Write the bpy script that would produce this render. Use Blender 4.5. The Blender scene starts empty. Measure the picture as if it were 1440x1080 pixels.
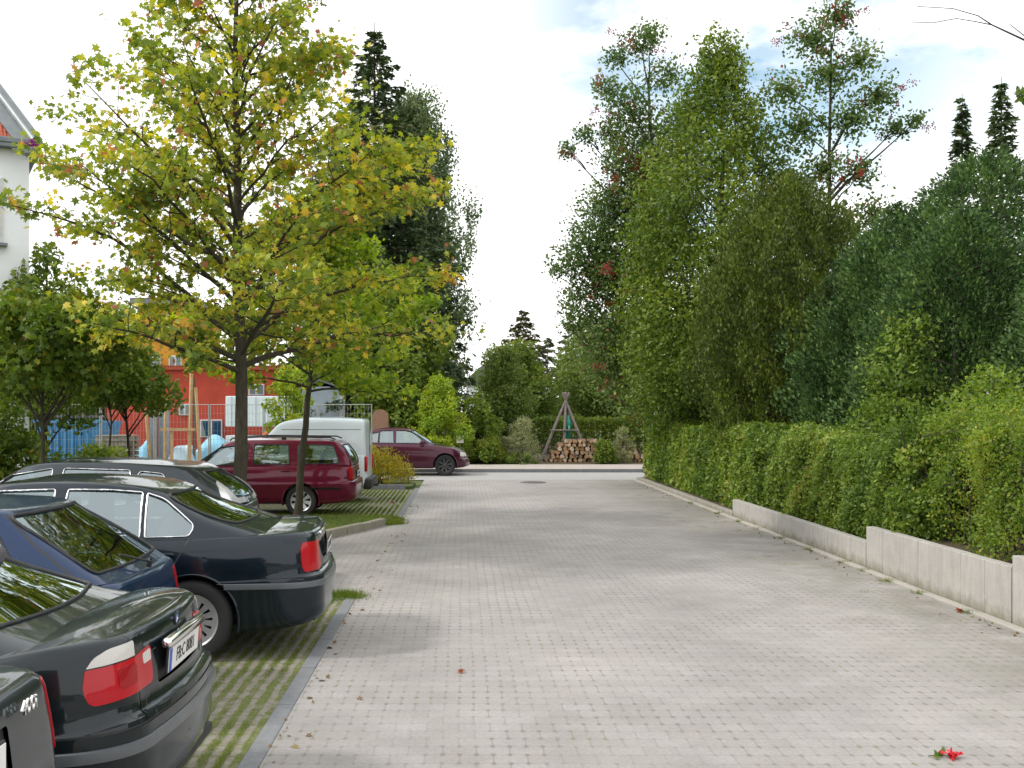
import bpy, bmesh, math, random
import numpy as np
from mathutils import Vector, Matrix
R = math.radians
random.seed(7); rng = np.random.default_rng(11)
SC = bpy.context.scene; COL = SC.collection
FX, VX, VY, EYE = 1440.0, 651.0, 580.0, 2.0
def at(px, py, Y):
    """a point of the place seen at photo pixel (px,py), Y metres down the lane"""
    return ((px-VX)/FX*Y, Y, EYE-(py-VY)/FX*Y)
# ------------------------------------------------------------------ materials
def new_mat(name):
    m = bpy.data.materials.new(name); m.use_nodes = True
    nt = m.node_tree; b = nt.nodes['Principled BSDF']
    return m, nt, b
def nd(nt, typ, **kw):
    n = nt.nodes.new(typ)
    for k, v in kw.items():
        if k.startswith('i_'):
            n.inputs[k[2:].replace('_', ' ')].default_value = v
        else: setattr(n, k, v)
    return n
def ramp(nt, stops, fac=None, interp='LINEAR'):
    n = nt.nodes.new('ShaderNodeValToRGB'); cr = n.color_ramp; cr.interpolation = interp
    while len(cr.elements) < len(stops): cr.elements.new(0.5)
    for e, (p, c) in zip(cr.elements, stops):
        e.position = p; e.color = (c[0], c[1], c[2], 1) if hasattr(c, '__len__') else (c, c, c, 1)
    if fac is not None: nt.links.new(fac, n.inputs['Fac'])
    return n
def mixc(nt, fac, a, b, mode='MIX'):
    n = nt.nodes.new('ShaderNodeMix'); n.data_type = 'RGBA'; n.blend_type = mode
    for s, v in ((0, fac), (6, a), (7, b)):
        if hasattr(v, 'links'): nt.links.new(v, n.inputs[s])
        elif s == 0: n.inputs[0].default_value = v
        else: n.inputs[s].default_value = (v[0], v[1], v[2], 1) if hasattr(v, '__len__') else (v, v, v, 1)
    return n.outputs[2]
def mth(nt, op, a, b=None, c=None):
    n = nt.nodes.new('ShaderNodeMath'); n.operation = op
    for s, v in ((0, a), (1, b), (2, c)):
        if v is None: continue
        if hasattr(v, 'links'): nt.links.new(v, n.inputs[s])
        else: n.inputs[s].default_value = v
    return n.outputs[0]
def coords(nt, kind='Object'):
    return nt.nodes.new('ShaderNodeTexCoord').outputs[kind]
def noise(nt, vec, scale, detail=4, rough=0.55):
    n = nd(nt, 'ShaderNodeTexNoise'); n.inputs['Scale'].default_value = scale
    n.inputs['Detail'].default_value = detail; n.inputs['Roughness'].default_value = rough
    if vec is not None: nt.links.new(vec, n.inputs['Vector'])
    return n.outputs['Fac']
def bump(nt, b, h, strength=0.3, dist=0.01):
    n = nt.nodes.new('ShaderNodeBump'); n.inputs['Strength'].default_value = strength
    n.inputs['Distance'].default_value = dist; nt.links.new(h, n.inputs['Height'])
    nt.links.new(n.outputs[0], b.inputs['Normal'])
MATS = {}
def plain(name, col, rough=0.6, metal=0.0, var=0.12, scale=6.0, bmp=0.0, coat=0.0, spec=None):
    if name in MATS: return MATS[name]
    m, nt, b = new_mat(name)
    co = coords(nt); f = noise(nt, co, scale)
    lo = [max(0, c*(1-var)) for c in col]; hi = [min(1, c*(1+var)) for c in col]
    r = ramp(nt, [(0.3, lo), (0.7, hi)], f)
    nt.links.new(r.outputs[0], b.inputs['Base Color'])
    b.inputs['Roughness'].default_value = rough; b.inputs['Metallic'].default_value = metal
    b.inputs['Coat Weight'].default_value = coat
    if bmp: bump(nt, b, noise(nt, co, scale*6), bmp, 0.01)
    MATS[name] = m; return m
def paint(name, col, metal=0.4, dust=0.025, inner=(0.02, 0.02, 0.02)):
    if name in MATS: return MATS[name]
    m, nt, b = new_mat(name)
    co = coords(nt); f = noise(nt, co, 3.0, 6, 0.7)
    d = ramp(nt, [(0.45, 0.0), (0.8, dust)], f)
    c = mixc(nt, d.outputs[0], col, (0.30, 0.29, 0.26))
    g = nt.nodes.new('ShaderNodeNewGeometry')
    c = mixc(nt, g.outputs['Backfacing'], c, inner)
    nt.links.new(c, b.inputs['Base Color'])
    b.inputs['Metallic'].default_value = metal
    nt.links.new(ramp(nt, [(0.3, 0.26), (0.8, 0.38)], f).outputs[0], b.inputs['Roughness']); b.inputs['Specular IOR Level'].default_value = 0.12; b.inputs['Coat Tint'].default_value = (0.80, 0.93, 1, 1)  # cool coat tint stands in for blue sky reflections on the paint
    b.inputs['Coat Weight'].default_value = 0.72; b.inputs['Coat Roughness'].default_value = 0.04
    MATS[name] = m; return m
def glass(name, tint=(0.62, 0.72, 0.70), refl=1.0, floor=0.30):
    if name in MATS: return MATS[name]
    m = bpy.data.materials.new(name); m.use_nodes = True; nt = m.node_tree
    nt.nodes.remove(nt.nodes['Principled BSDF']); out = nt.nodes['Material Output']
    tr = nt.nodes.new('ShaderNodeBsdfTransparent'); tr.inputs[0].default_value = (*tint, 1)
    gl = nt.nodes.new('ShaderNodeBsdfGlossy'); gl.inputs['Roughness'].default_value = 0.02
    gl.inputs[0].default_value = (0.74, 0.86, 0.90, 1)
    lw = nt.nodes.new('ShaderNodeFresnel'); lw.inputs['IOR'].default_value = 1.75
    f = mth(nt, 'MULTIPLY', lw.outputs[0], 1.5*refl); f = mth(nt, 'MINIMUM', mth(nt, 'MAXIMUM', f, floor), 0.9)
    mx = nt.nodes.new('ShaderNodeMixShader'); nt.links.new(f, mx.inputs[0])
    nt.links.new(tr.outputs[0], mx.inputs[1]); nt.links.new(gl.outputs[0], mx.inputs[2])
    nt.links.new(mx.outputs[0], out.inputs[0]); MATS[name] = m; return m
def lens(name, col, rough=0.12):
    if name in MATS: return MATS[name]
    m, nt, b = new_mat(name); co = coords(nt)
    w = nd(nt, 'ShaderNodeTexWave'); w.inputs['Scale'].default_value = 90; nt.links.new(co, w.inputs['Vector'])
    r = ramp(nt, [(0, [c*0.75 for c in col]), (1, col)], w.outputs['Fac'])
    nt.links.new(r.outputs[0], b.inputs['Base Color'])
    b.inputs['Roughness'].default_value = 0.3; b.inputs['Coat Weight'].default_value = 0.6; b.inputs['Coat Roughness'].default_value = 0.03
    b.inputs['Specular IOR Level'].default_value = 0.15
    MATS[name] = m; return m
def leafmat(name, stops, trans=0.35, rough=0.5, spec=0.35):
    m, nt, b = new_mat(name)
    a = nd(nt, 'ShaderNodeAttribute', attribute_name='tint')
    r = ramp(nt, stops, a.outputs['Fac'])
    nt.links.new(r.outputs[0], b.inputs['Base Color']); b.inputs['Roughness'].default_value = rough
    b.inputs['Specular IOR Level'].default_value = spec
    t = nt.nodes.new('ShaderNodeBsdfTranslucent')
    hsv = nt.nodes.new('ShaderNodeHueSaturation'); hsv.inputs['Value'].default_value = 1.5; hsv.inputs['Saturation'].default_value = 1.1
    nt.links.new(r.outputs[0], hsv.inputs['Color']); nt.links.new(hsv.outputs[0], t.inputs[0])
    mx = nt.nodes.new('ShaderNodeMixShader'); mx.inputs[0].default_value = trans
    nt.links.new(b.outputs[0], mx.inputs[1]); nt.links.new(t.outputs[0], mx.inputs[2])
    nt.links.new(mx.outputs[0], nt.nodes['Material Output'].inputs[0]); return m
def barkmat(name, c1, c2, sx=14, sz=3):
    m, nt, b = new_mat(name); co = coords(nt)
    mp = nd(nt, 'ShaderNodeMapping'); mp.inputs['Scale'].default_value = (sx, sx, sz); nt.links.new(co, mp.inputs['Vector'])
    f = noise(nt, mp.outputs[0], 2.0, 8, 0.7)
    nt.links.new(ramp(nt, [(0.3, c1), (0.7, c2)], f).outputs[0], b.inputs['Base Color'])
    b.inputs['Roughness'].default_value = 0.95; bump(nt, b, f, 0.8, 0.02); return m
# ------------------------------------------------------------------ objects
def tag(o, label=None, cat=None, group=None, kind=None):
    if label and not 4 <= len(label.split()) <= 16: print('LABEL', len(label.split()), label)
    if label: o['label'] = label
    if cat: o['category'] = cat
    if group: o['group'] = group
    if kind: o['kind'] = kind
    return o
def empty(name, loc, rz=0.0, label=None, cat=None, group=None):
    o = bpy.data.objects.new(name, None); COL.objects.link(o); o.location = loc; o.rotation_euler = (0, 0, rz)
    o.empty_display_size = 0.2
    return tag(o, label, cat, group)
def link(name, me, mats, parent=None, smooth=None):
    o = bpy.data.objects.new(name, me); COL.objects.link(o)
    for m in (mats if isinstance(mats, (list, tuple)) else [mats]): me.materials.append(m)
    if parent is not None: o.parent = parent
    if smooth is not None:
        me.polygons.foreach_set('use_smooth', [True]*len(me.polygons))
        if smooth < 180: me.set_sharp_from_angle(angle=R(smooth))
    return o
def mesh(name, vs, fs, mats, parent=None, smooth=None, mi=None):
    me = bpy.data.meshes.new(name); me.from_pydata([tuple(v) for v in vs], [], fs); me.update()
    if mi is not None: me.polygons.foreach_set('material_index', mi)
    return link(name, me, mats, parent, smooth)
class MB:
    """collects boxes, bars, tubes and lathes into ONE mesh"""
    def __init__(s): s.v = []; s.f = []; s.m = []
    def add(s, vs, fs, mi=0):
        o = len(s.v); s.v += [tuple(v) for v in vs]; s.f += [tuple(i+o for i in f) for f in fs]; s.m += [mi]*len(fs); return s
    def box(s, c, size, rz=0, mi=0, bev=0.0, M=None):
        x, y, z = [q/2 for q in size]
        if bev:
            bm = bmesh.new(); bmesh.ops.create_cube(bm, size=1)
            for v in bm.verts: v.co = Vector((v.co.x*size[0], v.co.y*size[1], v.co.z*size[2]))
            bmesh.ops.bevel(bm, geom=bm.edges[:]+bm.verts[:], offset=bev, segments=2, affect='EDGES', profile=0.5)
            bm.verts.index_update(); vs = [v.co.copy() for v in bm.verts]; fs = [[v.index for v in f.verts] for f in bm.faces]; bm.free()
        else:
            vs = [Vector((i, j, k)) for i in (-x, x) for j in (-y, y) for k in (-z, z)]
            fs = [(0, 1, 3, 2), (4, 6, 7, 5), (0, 4, 5, 1), (2, 3, 7, 6), (0, 2, 6, 4), (1, 5, 7, 3)]
        T = Matrix.Translation(c) @ (M if M is not None else Matrix.Rotation(rz, 4, 'Z'))
        return s.add([T @ v for v in vs], fs, mi)
    def tube(s, pts, rad, n=8, mi=0, cap=True):
        pts = [Vector(p) for p in pts]; k = len(pts)
        if not hasattr(rad, '__len__'): rad = [rad]*k
        vs = []; prev = None
        for i, p in enumerate(pts):
            d = (pts[min(i+1, k-1)]-pts[max(i-1, 0)]).normalized()
            if prev is None:
                a = Vector((0, 0, 1)) if abs(d.z) < 0.9 else Vector((1, 0, 0)); u = d.cross(a).normalized()
            else: u = (prev - d*prev.dot(d)); u = u.normalized() if u.length > 1e-6 else d.orthogonal().normalized()
            prev = u; w = d.cross(u)
            for j in range(n):
                a = 2*math.pi*j/n; vs.append(p+(u*math.cos(a)+w*math.sin(a))*rad[i])
        fs = [(i*n+j, i*n+(j+1) % n, (i+1)*n+(j+1) % n, (i+1)*n+j) for i in range(k-1) for j in range(n)]
        if cap: fs += [tuple(range(n))[::-1], tuple(range((k-1)*n, k*n))]
        return s.add(vs, fs, mi)
    def lathe(s, prof, n=32, axis='Z', c=(0, 0, 0), mi=0, closed=False):
        vs = []; k = len(prof)
        for r, h in prof:
            for j in range(n):
                a = 2*math.pi*j/n; x, y = r*math.cos(a), r*math.sin(a)
                v = (x, y, h) if axis == 'Z' else ((x, h, y) if axis == 'Y' else (h, x, y))
                vs.append((v[0]+c[0], v[1]+c[1], v[2]+c[2]))
        rg = range(k) if closed else range(k-1)
        fs = [(i*n+j, i*n+(j+1) % n, ((i+1) % k)*n+(j+1) % n, ((i+1) % k)*n+j) for i in rg for j in range(n)]
        if axis == 'Y': fs = [f[::-1] for f in fs]
        return s.add(vs, fs, mi)
    def prism(s, poly, z0, z1, mi=0):
        n = len(poly); vs = [(x, y, z0) for x, y in poly]+[(x, y, z1) for x, y in poly]
        return s.add(vs, [tuple(range(n))[::-1], tuple(range(n, 2*n))]+[(i, (i+1) % n, n+(i+1) % n, n+i) for i in range(n)], mi)
    def build(s, name, mats, parent=None, smooth=None):
        return mesh(name, s.v, s.f, mats, parent, smooth, s.m)
def text_mesh(txt, size, M, depth=0.002):
    cu = bpy.data.curves.new('txt', 'FONT'); cu.body = txt; cu.size = size; cu.extrude = depth
    cu.align_x = 'CENTER'; cu.align_y = 'CENTER'; cu.resolution_u = 2
    o = bpy.data.objects.new('txt', cu); COL.objects.link(o)
    dg = bpy.context.evaluated_depsgraph_get(); me = bpy.data.meshes.new_from_object(o.evaluated_get(dg))
    bpy.data.objects.remove(o); bpy.data.curves.remove(cu); me.transform(M); return me
# ------------------------------------------------------------------ camera, world, sun
cam = bpy.data.cameras.new('camera'); camo = bpy.data.objects.new('camera', cam); COL.objects.link(camo)
camo.location = (0, 0, EYE); camo.rotation_euler = (R(90), 0, 0)
cam.sensor_width = 36; cam.lens = 36; cam.shift_x = (720-VX)/1440; cam.shift_y = (VY-540)/1440
cam.clip_start = 0.05; cam.clip_end = 3000; SC.camera = camo
SUN_EL, SUN_AZ = R(43), R(258)      # azimuth: the compass side the light comes from, 0 = +Y, clockwise
sd = Vector((math.sin(SUN_AZ)*math.cos(SUN_EL), math.cos(SUN_AZ)*math.cos(SUN_EL), math.sin(SUN_EL)))
sun = bpy.data.lights.new('sun', 'SUN'); sun.energy = 2.0; sun.angle = R(7.0); sun.color = (1, 0.95, 0.86)
so = bpy.data.objects.new('sun', sun); COL.objects.link(so); so.rotation_euler = sd.to_track_quat('Z', 'Y').to_euler(); so.location = (-20, -10, 30)
W = bpy.data.worlds.new('World'); SC.world = W; W.use_nodes = True; nt = W.node_tree
bg = nt.nodes['Background']; wo = nt.nodes['World Output']
sky = nt.nodes.new('ShaderNodeTexSky'); sky.sky_type = 'NISHITA'; sky.sun_disc = False
sky.sun_elevation = SUN_EL; sky.sun_rotation = SUN_AZ
nt.links.new(mixc(nt, 1.0, sky.outputs[0], (.78, 1.12, 1.05), 'MULTIPLY'), bg.inputs[0]); bg.inputs[1].default_value = 0.15
tc = nt.nodes.new('ShaderNodeTexCoord'); mp = nt.nodes.new('ShaderNodeMapping'); mp.inputs['Scale'].default_value = (1, 1, 2.2)
mp.inputs['Location'].default_value = (0.55, 0.1, 0.3)
nt.links.new(tc.outputs['Generated'], mp.inputs[0])
nf = noise(nt, mp.outputs[0], 1.9, 7, 0.6)
cl = ramp(nt, [(0.27, 0.35), (0.40, 1.0)], nf)
bg2 = nt.nodes.new('ShaderNodeBackground'); bg2.inputs[0].default_value = (1, 1, 1.0, 1); bg2.inputs[1].default_value = 1.4
# a thinner patch in the cloud cover, high on the right
vd = nt.nodes.new('ShaderNodeVectorMath'); vd.operation = 'DOT_PRODUCT'; nt.links.new(tc.outputs['Generated'], vd.inputs[0]); vd.inputs[1].default_value = Vector((.28, 1, .40)).normalized()
gp_ = ramp(nt, [(0.965, 0), (0.992, 1)], vd.outputs['Value']); n2 = ramp(nt, [(0.42, 0), (0.56, 0.72)], noise(nt, mp.outputs[0], 4.5, 6, 0.55))
cf = mth(nt, 'SUBTRACT', cl.outputs[0], mth(nt, 'MULTIPLY', gp_.outputs[0], n2.outputs[0]))
ms = nt.nodes.new('ShaderNodeMixShader'); nt.links.new(cf, ms.inputs[0])
nt.links.new(bg.outputs[0], ms.inputs[1]); nt.links.new(bg2.outputs[0], ms.inputs[2]); nt.links.new(ms.outputs[0], wo.inputs[0])
SC.view_settings.view_transform = 'Standard'; SC.view_settings.look = 'None'; SC.view_settings.gamma = 1; SC.view_settings.exposure = 0.2
SC.cycles.max_bounces = 8; SC.cycles.transparent_max_bounces = 24; SC.cycles.diffuse_bounces = 3; SC.cycles.glossy_bounces = 4
SC.cycles.use_denoising = True
# ------------------------------------------------------------------ ground
def paver_mat():
    m, nt, b = new_mat('concrete_pavers'); co = coords(nt)
    sx = nt.nodes.new('ShaderNodeSeparateXYZ'); nt.links.new(co, sx.inputs[0])
    # slight wander of the laid courses
    wn = nd(nt, 'ShaderNodeTexNoise'); wn.inputs['Scale'].default_value = 0.7; wn.inputs['Detail'].default_value = 2; nt.links.new(co, wn.inputs['Vector'])
    ws = nt.nodes.new('ShaderNodeVectorMath'); ws.operation = 'MULTIPLY_ADD'; nt.links.new(wn.outputs['Color'], ws.inputs[0])
    ws.inputs[1].default_value = (0.05, 0.05, 0); nt.links.new(co, ws.inputs[2])
    br = nt.nodes.new('ShaderNodeTexBrick'); nt.links.new(ws.outputs[0], br.inputs['Vector'])
    br.inputs['Scale'].default_value = 1; br.inputs['Brick Width'].default_value = 0.200; br.inputs['Row Height'].default_value = 0.150
    br.inputs['Mortar Size'].default_value = 0.0055; br.inputs['Mortar Smooth'].default_value = 0.6; br.inputs['Bias'].default_value = 0.0
    br.inputs['Color1'].default_value = (0.0, 0, 0, 1); br.inputs['Color2'].default_value = (1, 1, 1, 1); br.inputs['Mortar'].default_value = (0.5, 0.5, 0.5, 1)
    tone = ramp(nt, [(0, (0.315, 0.300, 0.284)), (0.35, (0.324, 0.308, 0.293)), (0.7, (0.333, 0.316, 0.304)), (1, (0.342, 0.326, 0.316))], br.outputs['Color'])
    big = noise(nt, co, 0.35, 5, 0.6); fine = noise(nt, co, 40, 4, 0.7); mid = noise(nt, co, 2.5, 6, 0.65)
    c = mixc(nt, 1.0, tone.outputs[0], ramp(nt, [(0.3, 0.74), (0.62, 1.06)], big).outputs[0], 'MULTIPLY')
    c = mixc(nt, 1.0, c, ramp(nt, [(0.3, 0.86), (0.7, 1.1)], fine).outputs[0], 'MULTIPLY')
    c = mixc(nt, 1.0, c, ramp(nt, [(0.25, 0.88), (0.6, 1.04)], mid).outputs[0], 'MULTIPLY')
    # joints: faint lines with a dark hole where the courses meet
    sw = nt.nodes.new('ShaderNodeSeparateXYZ'); nt.links.new(ws.outputs[0], sw.inputs[0])
    def near(v, step, off):
        a = mth(nt, 'ADD', v, off); a = mth(nt, 'DIVIDE', a, step); a = mth(nt, 'FRACT', a); a = mth(nt, 'SUBTRACT', a, 0.5)
        a = mth(nt, 'ABSOLUTE', a); a = mth(nt, 'SUBTRACT', 0.5, a); return mth(nt, 'MULTIPLY', a, step)
    dx = near(sw.outputs[0], 0.1, 0.0); dy = near(sw.outputs[1], 0.15, 0.0)
    dd = mth(nt, 'SQRT', mth(nt, 'ADD', mth(nt, 'MULTIPLY', dx, dx), mth(nt, 'MULTIPLY', mth(nt, 'MULTIPLY', dy, dy), 0.35)))
    hole = ramp(nt, [(0.0, 1), (0.009, 1), (0.020, 0)], dd)
    gaps = ramp(nt, [(0.42, 0.2), (0.6, 1.0)], noise(nt, co, 1.3, 3, 0.6))
    hm = mth(nt, 'MULTIPLY', hole.outputs[0], gaps.outputs[0])
    jm = mth(nt, 'MULTIPLY', br.outputs['Fac'], mth(nt, 'MULTIPLY_ADD', gaps.outputs[0], 0.40, 0.18))
    moss = ramp(nt, [(0.45, (0.16, 0.145, 0.12)), (0.65, (0.15, 0.17, 0.07))], noise(nt, co, 0.9, 4))
    c = mixc(nt, jm, c, (0.20, 0.185, 0.16)); c = mixc(nt, mth(nt, 'MULTIPLY', hm, 0.72), c, moss.outputs[0])
    # dirt washed up beside the wall and worn stains
    edge = nd(nt, 'ShaderNodeMapRange'); edge.inputs[1].default_value = 3.3; edge.inputs[2].default_value = 5.0; nt.links.new(sx.outputs[0], edge.inputs[0])
    dn = ramp(nt, [(0.38, 0), (0.62, 1)], noise(nt, co, 1.6, 6, 0.7))
    ef = mth(nt, 'MULTIPLY', mth(nt, 'MULTIPLY', edge.outputs[0], dn.outputs[0]), 0.7)
    c = mixc(nt, ef, c, (0.17, 0.16, 0.12))
    st = ramp(nt, [(0.66, 0), (0.74, 0.35)], noise(nt, co, 1.1, 3, 0.5)); c = mixc(nt, st.outputs[0], c, (0.26, 0.25, 0.235))
    nt.links.new(c, b.inputs['Base Color']); b.inputs['Roughness'].default_value = 0.9
    h = mth(nt, 'SUBTRACT', mth(nt, 'MULTIPLY', fine, 0.25), mth(nt, 'ADD', br.outputs['Fac'], hm)); bump(nt, b, h, 0.35, 0.006)
    return m
def grass_paver_mat():
    m, nt, b = new_mat('grass_paving'); co = coords(nt)
    sw = nt.nodes.new('ShaderNodeSeparateXYZ')
    wn = nd(nt, 'ShaderNodeTexNoise'); wn.inputs['Scale'].default_value = 5; nt.links.new(co, wn.inputs['Vector'])
    ws = nt.nodes.new('ShaderNodeVectorMath'); ws.operation = 'MULTIPLY_ADD'; nt.links.new(wn.outputs['Color'], ws.inputs[0])
    ws.inputs[1].default_value = (0.06, 0.06, 0); nt.links.new(co, ws.inputs[2]); nt.links.new(ws.outputs[0], sw.inputs[0])
    def near(v, step):
        a = mth(nt, 'FRACT', mth(nt, 'DIVIDE', v, step)); a = mth(nt, 'ABSOLUTE', mth(nt, 'SUBTRACT', a, 0.5)); return mth(nt, 'MULTIPLY', a, step)
    dx = near(sw.outputs[0], 0.105)            # 0 in the stone centre
    g = ramp(nt, [(0.016, 0), (0.030, 1)], dx)
    dy = near(sw.outputs[1], 0.2); g2 = ramp(nt, [(0.085, 0), (0.095, 0.7)], dy)
    gm = mth(nt, 'MAXIMUM', g.outputs[0], g2.outputs[0])
    big = ramp(nt, [(0.34, 0.05), (0.52, 1)], noise(nt, co, 4.5, 7, 0.7)); gm = mth(nt, 'MULTIPLY', gm, big.outputs[0])
    stone = ramp(nt, [(0.3, (0.17, 0.155, 0.12)), (0.7, (0.29, 0.27, 0.225))], noise(nt, co, 12, 6, 0.7))
    gr = ramp(nt, [(0.3, (0.07, 0.06, 0.025)), (0.5, (0.115, 0.14, 0.03)), (0.7, (0.165, 0.205, 0.04))], noise(nt, co, 25, 6, 0.8))
    nt.links.new(mixc(nt, gm, stone.outputs[0], gr.outputs[0]), b.inputs['Base Color']); b.inputs['Roughness'].default_value = 0.95
    bump(nt, b, mth(nt, 'ADD', mth(nt, 'SUBTRACT', 1.0, gm), noise(nt, co, 60)), 0.5, 0.01); return m
def soil_mat(name, c1, c2, sc=4):
    m, nt, b = new_mat(name); co = coords(nt); f = noise(nt, co, sc, 10, 0.75)
    nt.links.new(ramp(nt, [(0.3, c1), (0.7, c2)], f).outputs[0], b.inputs['Base Color']); b.inputs['Roughness'].default_value = 1
    bump(nt, b, noise(nt, co, sc*8, 6), 0.6, 0.02); return m
def conc_mat(name, c, seams=0.0):
    m, nt, b = new_mat(name); co = coords(nt); f = noise(nt, co, 3, 8, 0.7); f2 = noise(nt, co, 60, 3, 0.7)
    k = mixc(nt, 1.0, ramp(nt, [(0.3, [q*0.82 for q in c]), (0.7, [q*1.08 for q in c])], f).outputs[0], ramp(nt, [(0.3, 0.9), (0.7, 1.08)], f2).outputs[0], 'MULTIPLY')
    # rain streaks that run down the face
    mp = nd(nt, 'ShaderNodeMapping'); mp.inputs['Scale'].default_value = (9, 9, 0.8); nt.links.new(co, mp.inputs['Vector'])
    s = ramp(nt, [(0.45, 0), (0.72, 0.5)], noise(nt, mp.outputs[0], 1.5, 6, 0.7)); k = mixc(nt, s.outputs[0], k, [q*0.6 for q in c])
    if seams:   # soil splash and algae along the foot of the wall, ragged upper edge
        sz = nt.nodes.new('ShaderNodeSeparateXYZ'); nt.links.new(co, sz.inputs[0])
        e_ = mth(nt, 'SUBTRACT', mth(nt, 'MULTIPLY', noise(nt, co, 5, 6, 0.7), 0.34), sz.outputs[2]); k = mixc(nt, ramp(nt, [(0.02, 0), (0.16, seams)], e_).outputs[0], k, (0.15, 0.145, 0.085))
    nt.links.new(k, b.inputs['Base Color']); b.inputs['Roughness'].default_value = 0.92; bump(nt, b, f2, 0.25, 0.004); return m
m_pav = paver_mat(); m_gp = grass_paver_mat()
m_lawn = soil_mat('lawn_soil', (0.05, 0.07, 0.015), (0.10, 0.13, 0.03), 6)
m_soil = soil_mat('bed_soil', (0.05, 0.035, 0.02), (0.11, 0.085, 0.05))
m_conc = conc_mat('wall_concrete', (0.44, 0.42, 0.395), 0.75); m_kerb = conc_mat('kerb_stone', (0.20, 0.21, 0.22)); m_gut = conc_mat('gutter_concrete', (0.44, 0.41, 0.37))
m_asph = soil_mat('side_road_asphalt', (0.30, 0.295, 0.285), (0.36, 0.355, 0.345), 2)
m_foot = soil_mat('pavement_slabs', (0.33, 0.29, 0.26), (0.42, 0.38, 0.34), 3)
def sheet(name, poly, z, mat):
    o = mesh(name, [(x, y, z) for x, y in poly], [tuple(range(len(poly)))], mat); return tag(o, kind='structure')
sheet('ground', [(-400, -300), (400, -300), (400, 700), (-400, 700)], -0.03, m_lawn)
sheet('paved_lane', [(-1.15, -8), (5.04, -8), (5.04, 30.4), (-1.15, 30.4), (-1.15, 18.3), (-9.5, 18.3), (-9.5, 11.0), (-1.15, 11.0)], 0.0, m_pav)
sheet('grass_paving', [(-9.5, -8), (-1.27, -8), (-1.27, 10.999), (-9.5, 10.999)], -0.004, m_gp)
sheet('grass_paving', [(-9.5, 19.2), (-1.27, 19.2), (-1.27, 26.6), (-9.5, 26.6)], -0.004, m_gp)
sheet('side_road', [(-120, 30.4), (120, 30.4), (120, 34.2), (-120, 34.2)], -0.004, m_asph)
def strip(name, x0, x1, y0, y1, z0, z1, mat, gap=1.0, along='y', kind='structure'):
    """kerb or gutter laid from separate stones"""
    mb = MB(); a, b_ = (y0, y1) if along == 'y' else (x0, x1); p = a
    while p < b_-0.01:
        q = min(p+gap, b_); c = (p+q)/2; l = q-p-0.008; j = random.uniform(-0.003, 0.003)
        if along == 'y': mb.box(((x0+x1)/2, c, (z0+z1)/2+j), (x1-x0, l, z1-z0), bev=0.006)
        else: mb.box((c, (y0+y1)/2, (z0+z1)/2+j), (l, y1-y0, z1-z0), bev=0.006)
        p = q
    o = mb.build(name, mat); return tag(o, kind=kind)
strip('kerb_strip', -1.268, -1.152, -8, 11.0, -0.1, 0.008, m_kerb)
strip('kerb_strip', -1.268, -1.152, 19.0, 27.0, -0.1, 0.008, m_kerb)
strip('gutter', 5.045, 5.155, -6, 30.4, -0.1, 0.02, m_gut)
strip('road_kerb', -80, 80, 34.2, 34.33, -0.05, 0.11, m_kerb, 1.0, 'x')
o = MB().box((0, 35.9, 0.0), (160, 3.1, 0.2)).build('pavement', m_foot); tag(o, kind='structure')
# grass island with raised kerb stones
isl = [(-1.45, 18.25), (-1.75, 17.35), (-2.2, 16.35), (-2.6, 14.9), (-2.75, 13.7), (-3.3, 13.25), (-9.4, 13.2), (-9.4, 19.2), (-1.3, 19.2), (-1.3, 18.6)]
o = MB().prism(isl, -0.05, 0.07).build('lawn_island', m_lawn); tag(o, kind='structure')
mb = MB()
path = [(-1.42, 18.15), (-1.72, 17.3), (-2.17, 16.3), (-2.57, 14.9), (-2.72, 13.7), (-3.3, 13.17), (-6.3, 13.12), (-9.4, 13.12)]
for (xa, ya), (xb, yb) in zip(path[:-1], path[1:]):
    L_ = math.hypot(xb-xa, yb-ya); n_ = max(1, round(L_/0.5)); an = math.atan2(yb-ya, xb-xa)
    for i in range(n_):
        t = (i+0.5)/n_; mb.box((xa+(xb-xa)*t, ya+(yb-ya)*t, 0.03+random.uniform(-.006, .006)), (L_/n_-0.01, 0.13, 0.2), rz=an+random.uniform(-.02, .02), bev=0.015)
m_old = conc_mat('old_granite', (0.27, 0.25, 0.2)); tag(mb.build('island_kerb', m_old), kind='structure')
# bed with yellow bush at the far corner
bedp = [(-1.35, 27.0), (-1.3, 28.2), (-1.7, 30.0), (-9.5, 30.2), (-9.5, 26.7), (-1.6, 26.7)]
tag(MB().prism(bedp, -0.05, 0.06).build('planting_bed', m_lawn), kind='structure')
mb = MB()
for i in range(16): mb.box((-1.75-i*0.5, 26.66, 0.03), (0.49, 0.13, 0.18), bev=0.012)
tag(mb.build('bed_kerb', m_kerb), kind='structure')
# raised garden soil behind the wall
gx = [5.28, 6.4, 9, 40]; gy = [-8, 9.7, 13.15, 13.25, 19.55, 19.7, 31, 31.2]; gz = [0.5, 0.47, 0.46, 0.27, 0.26, 0.05, 0.04, -0.02]
vs = [(x, y, z+(0 if x < 6 else .06)) for y, z in zip(gy, gz) for x in gx]
fs = [(j*4+i, j*4+i+1, j*4+i+5, j*4+i+4) for j in range(7) for i in range(3)]
tag(mesh('garden_ground', vs, fs, m_soil), kind='structure')
# verge beyond the side road
vs = [(x, y, z) for y, z in ((37.45, 0.05), (40, 0.15), (60, 0.4)) for x in (-60, 60)]
tag(mesh('verge', vs, [(0, 1, 3, 2), (2, 3, 5, 4)], m_soil), kind='structure')
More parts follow.
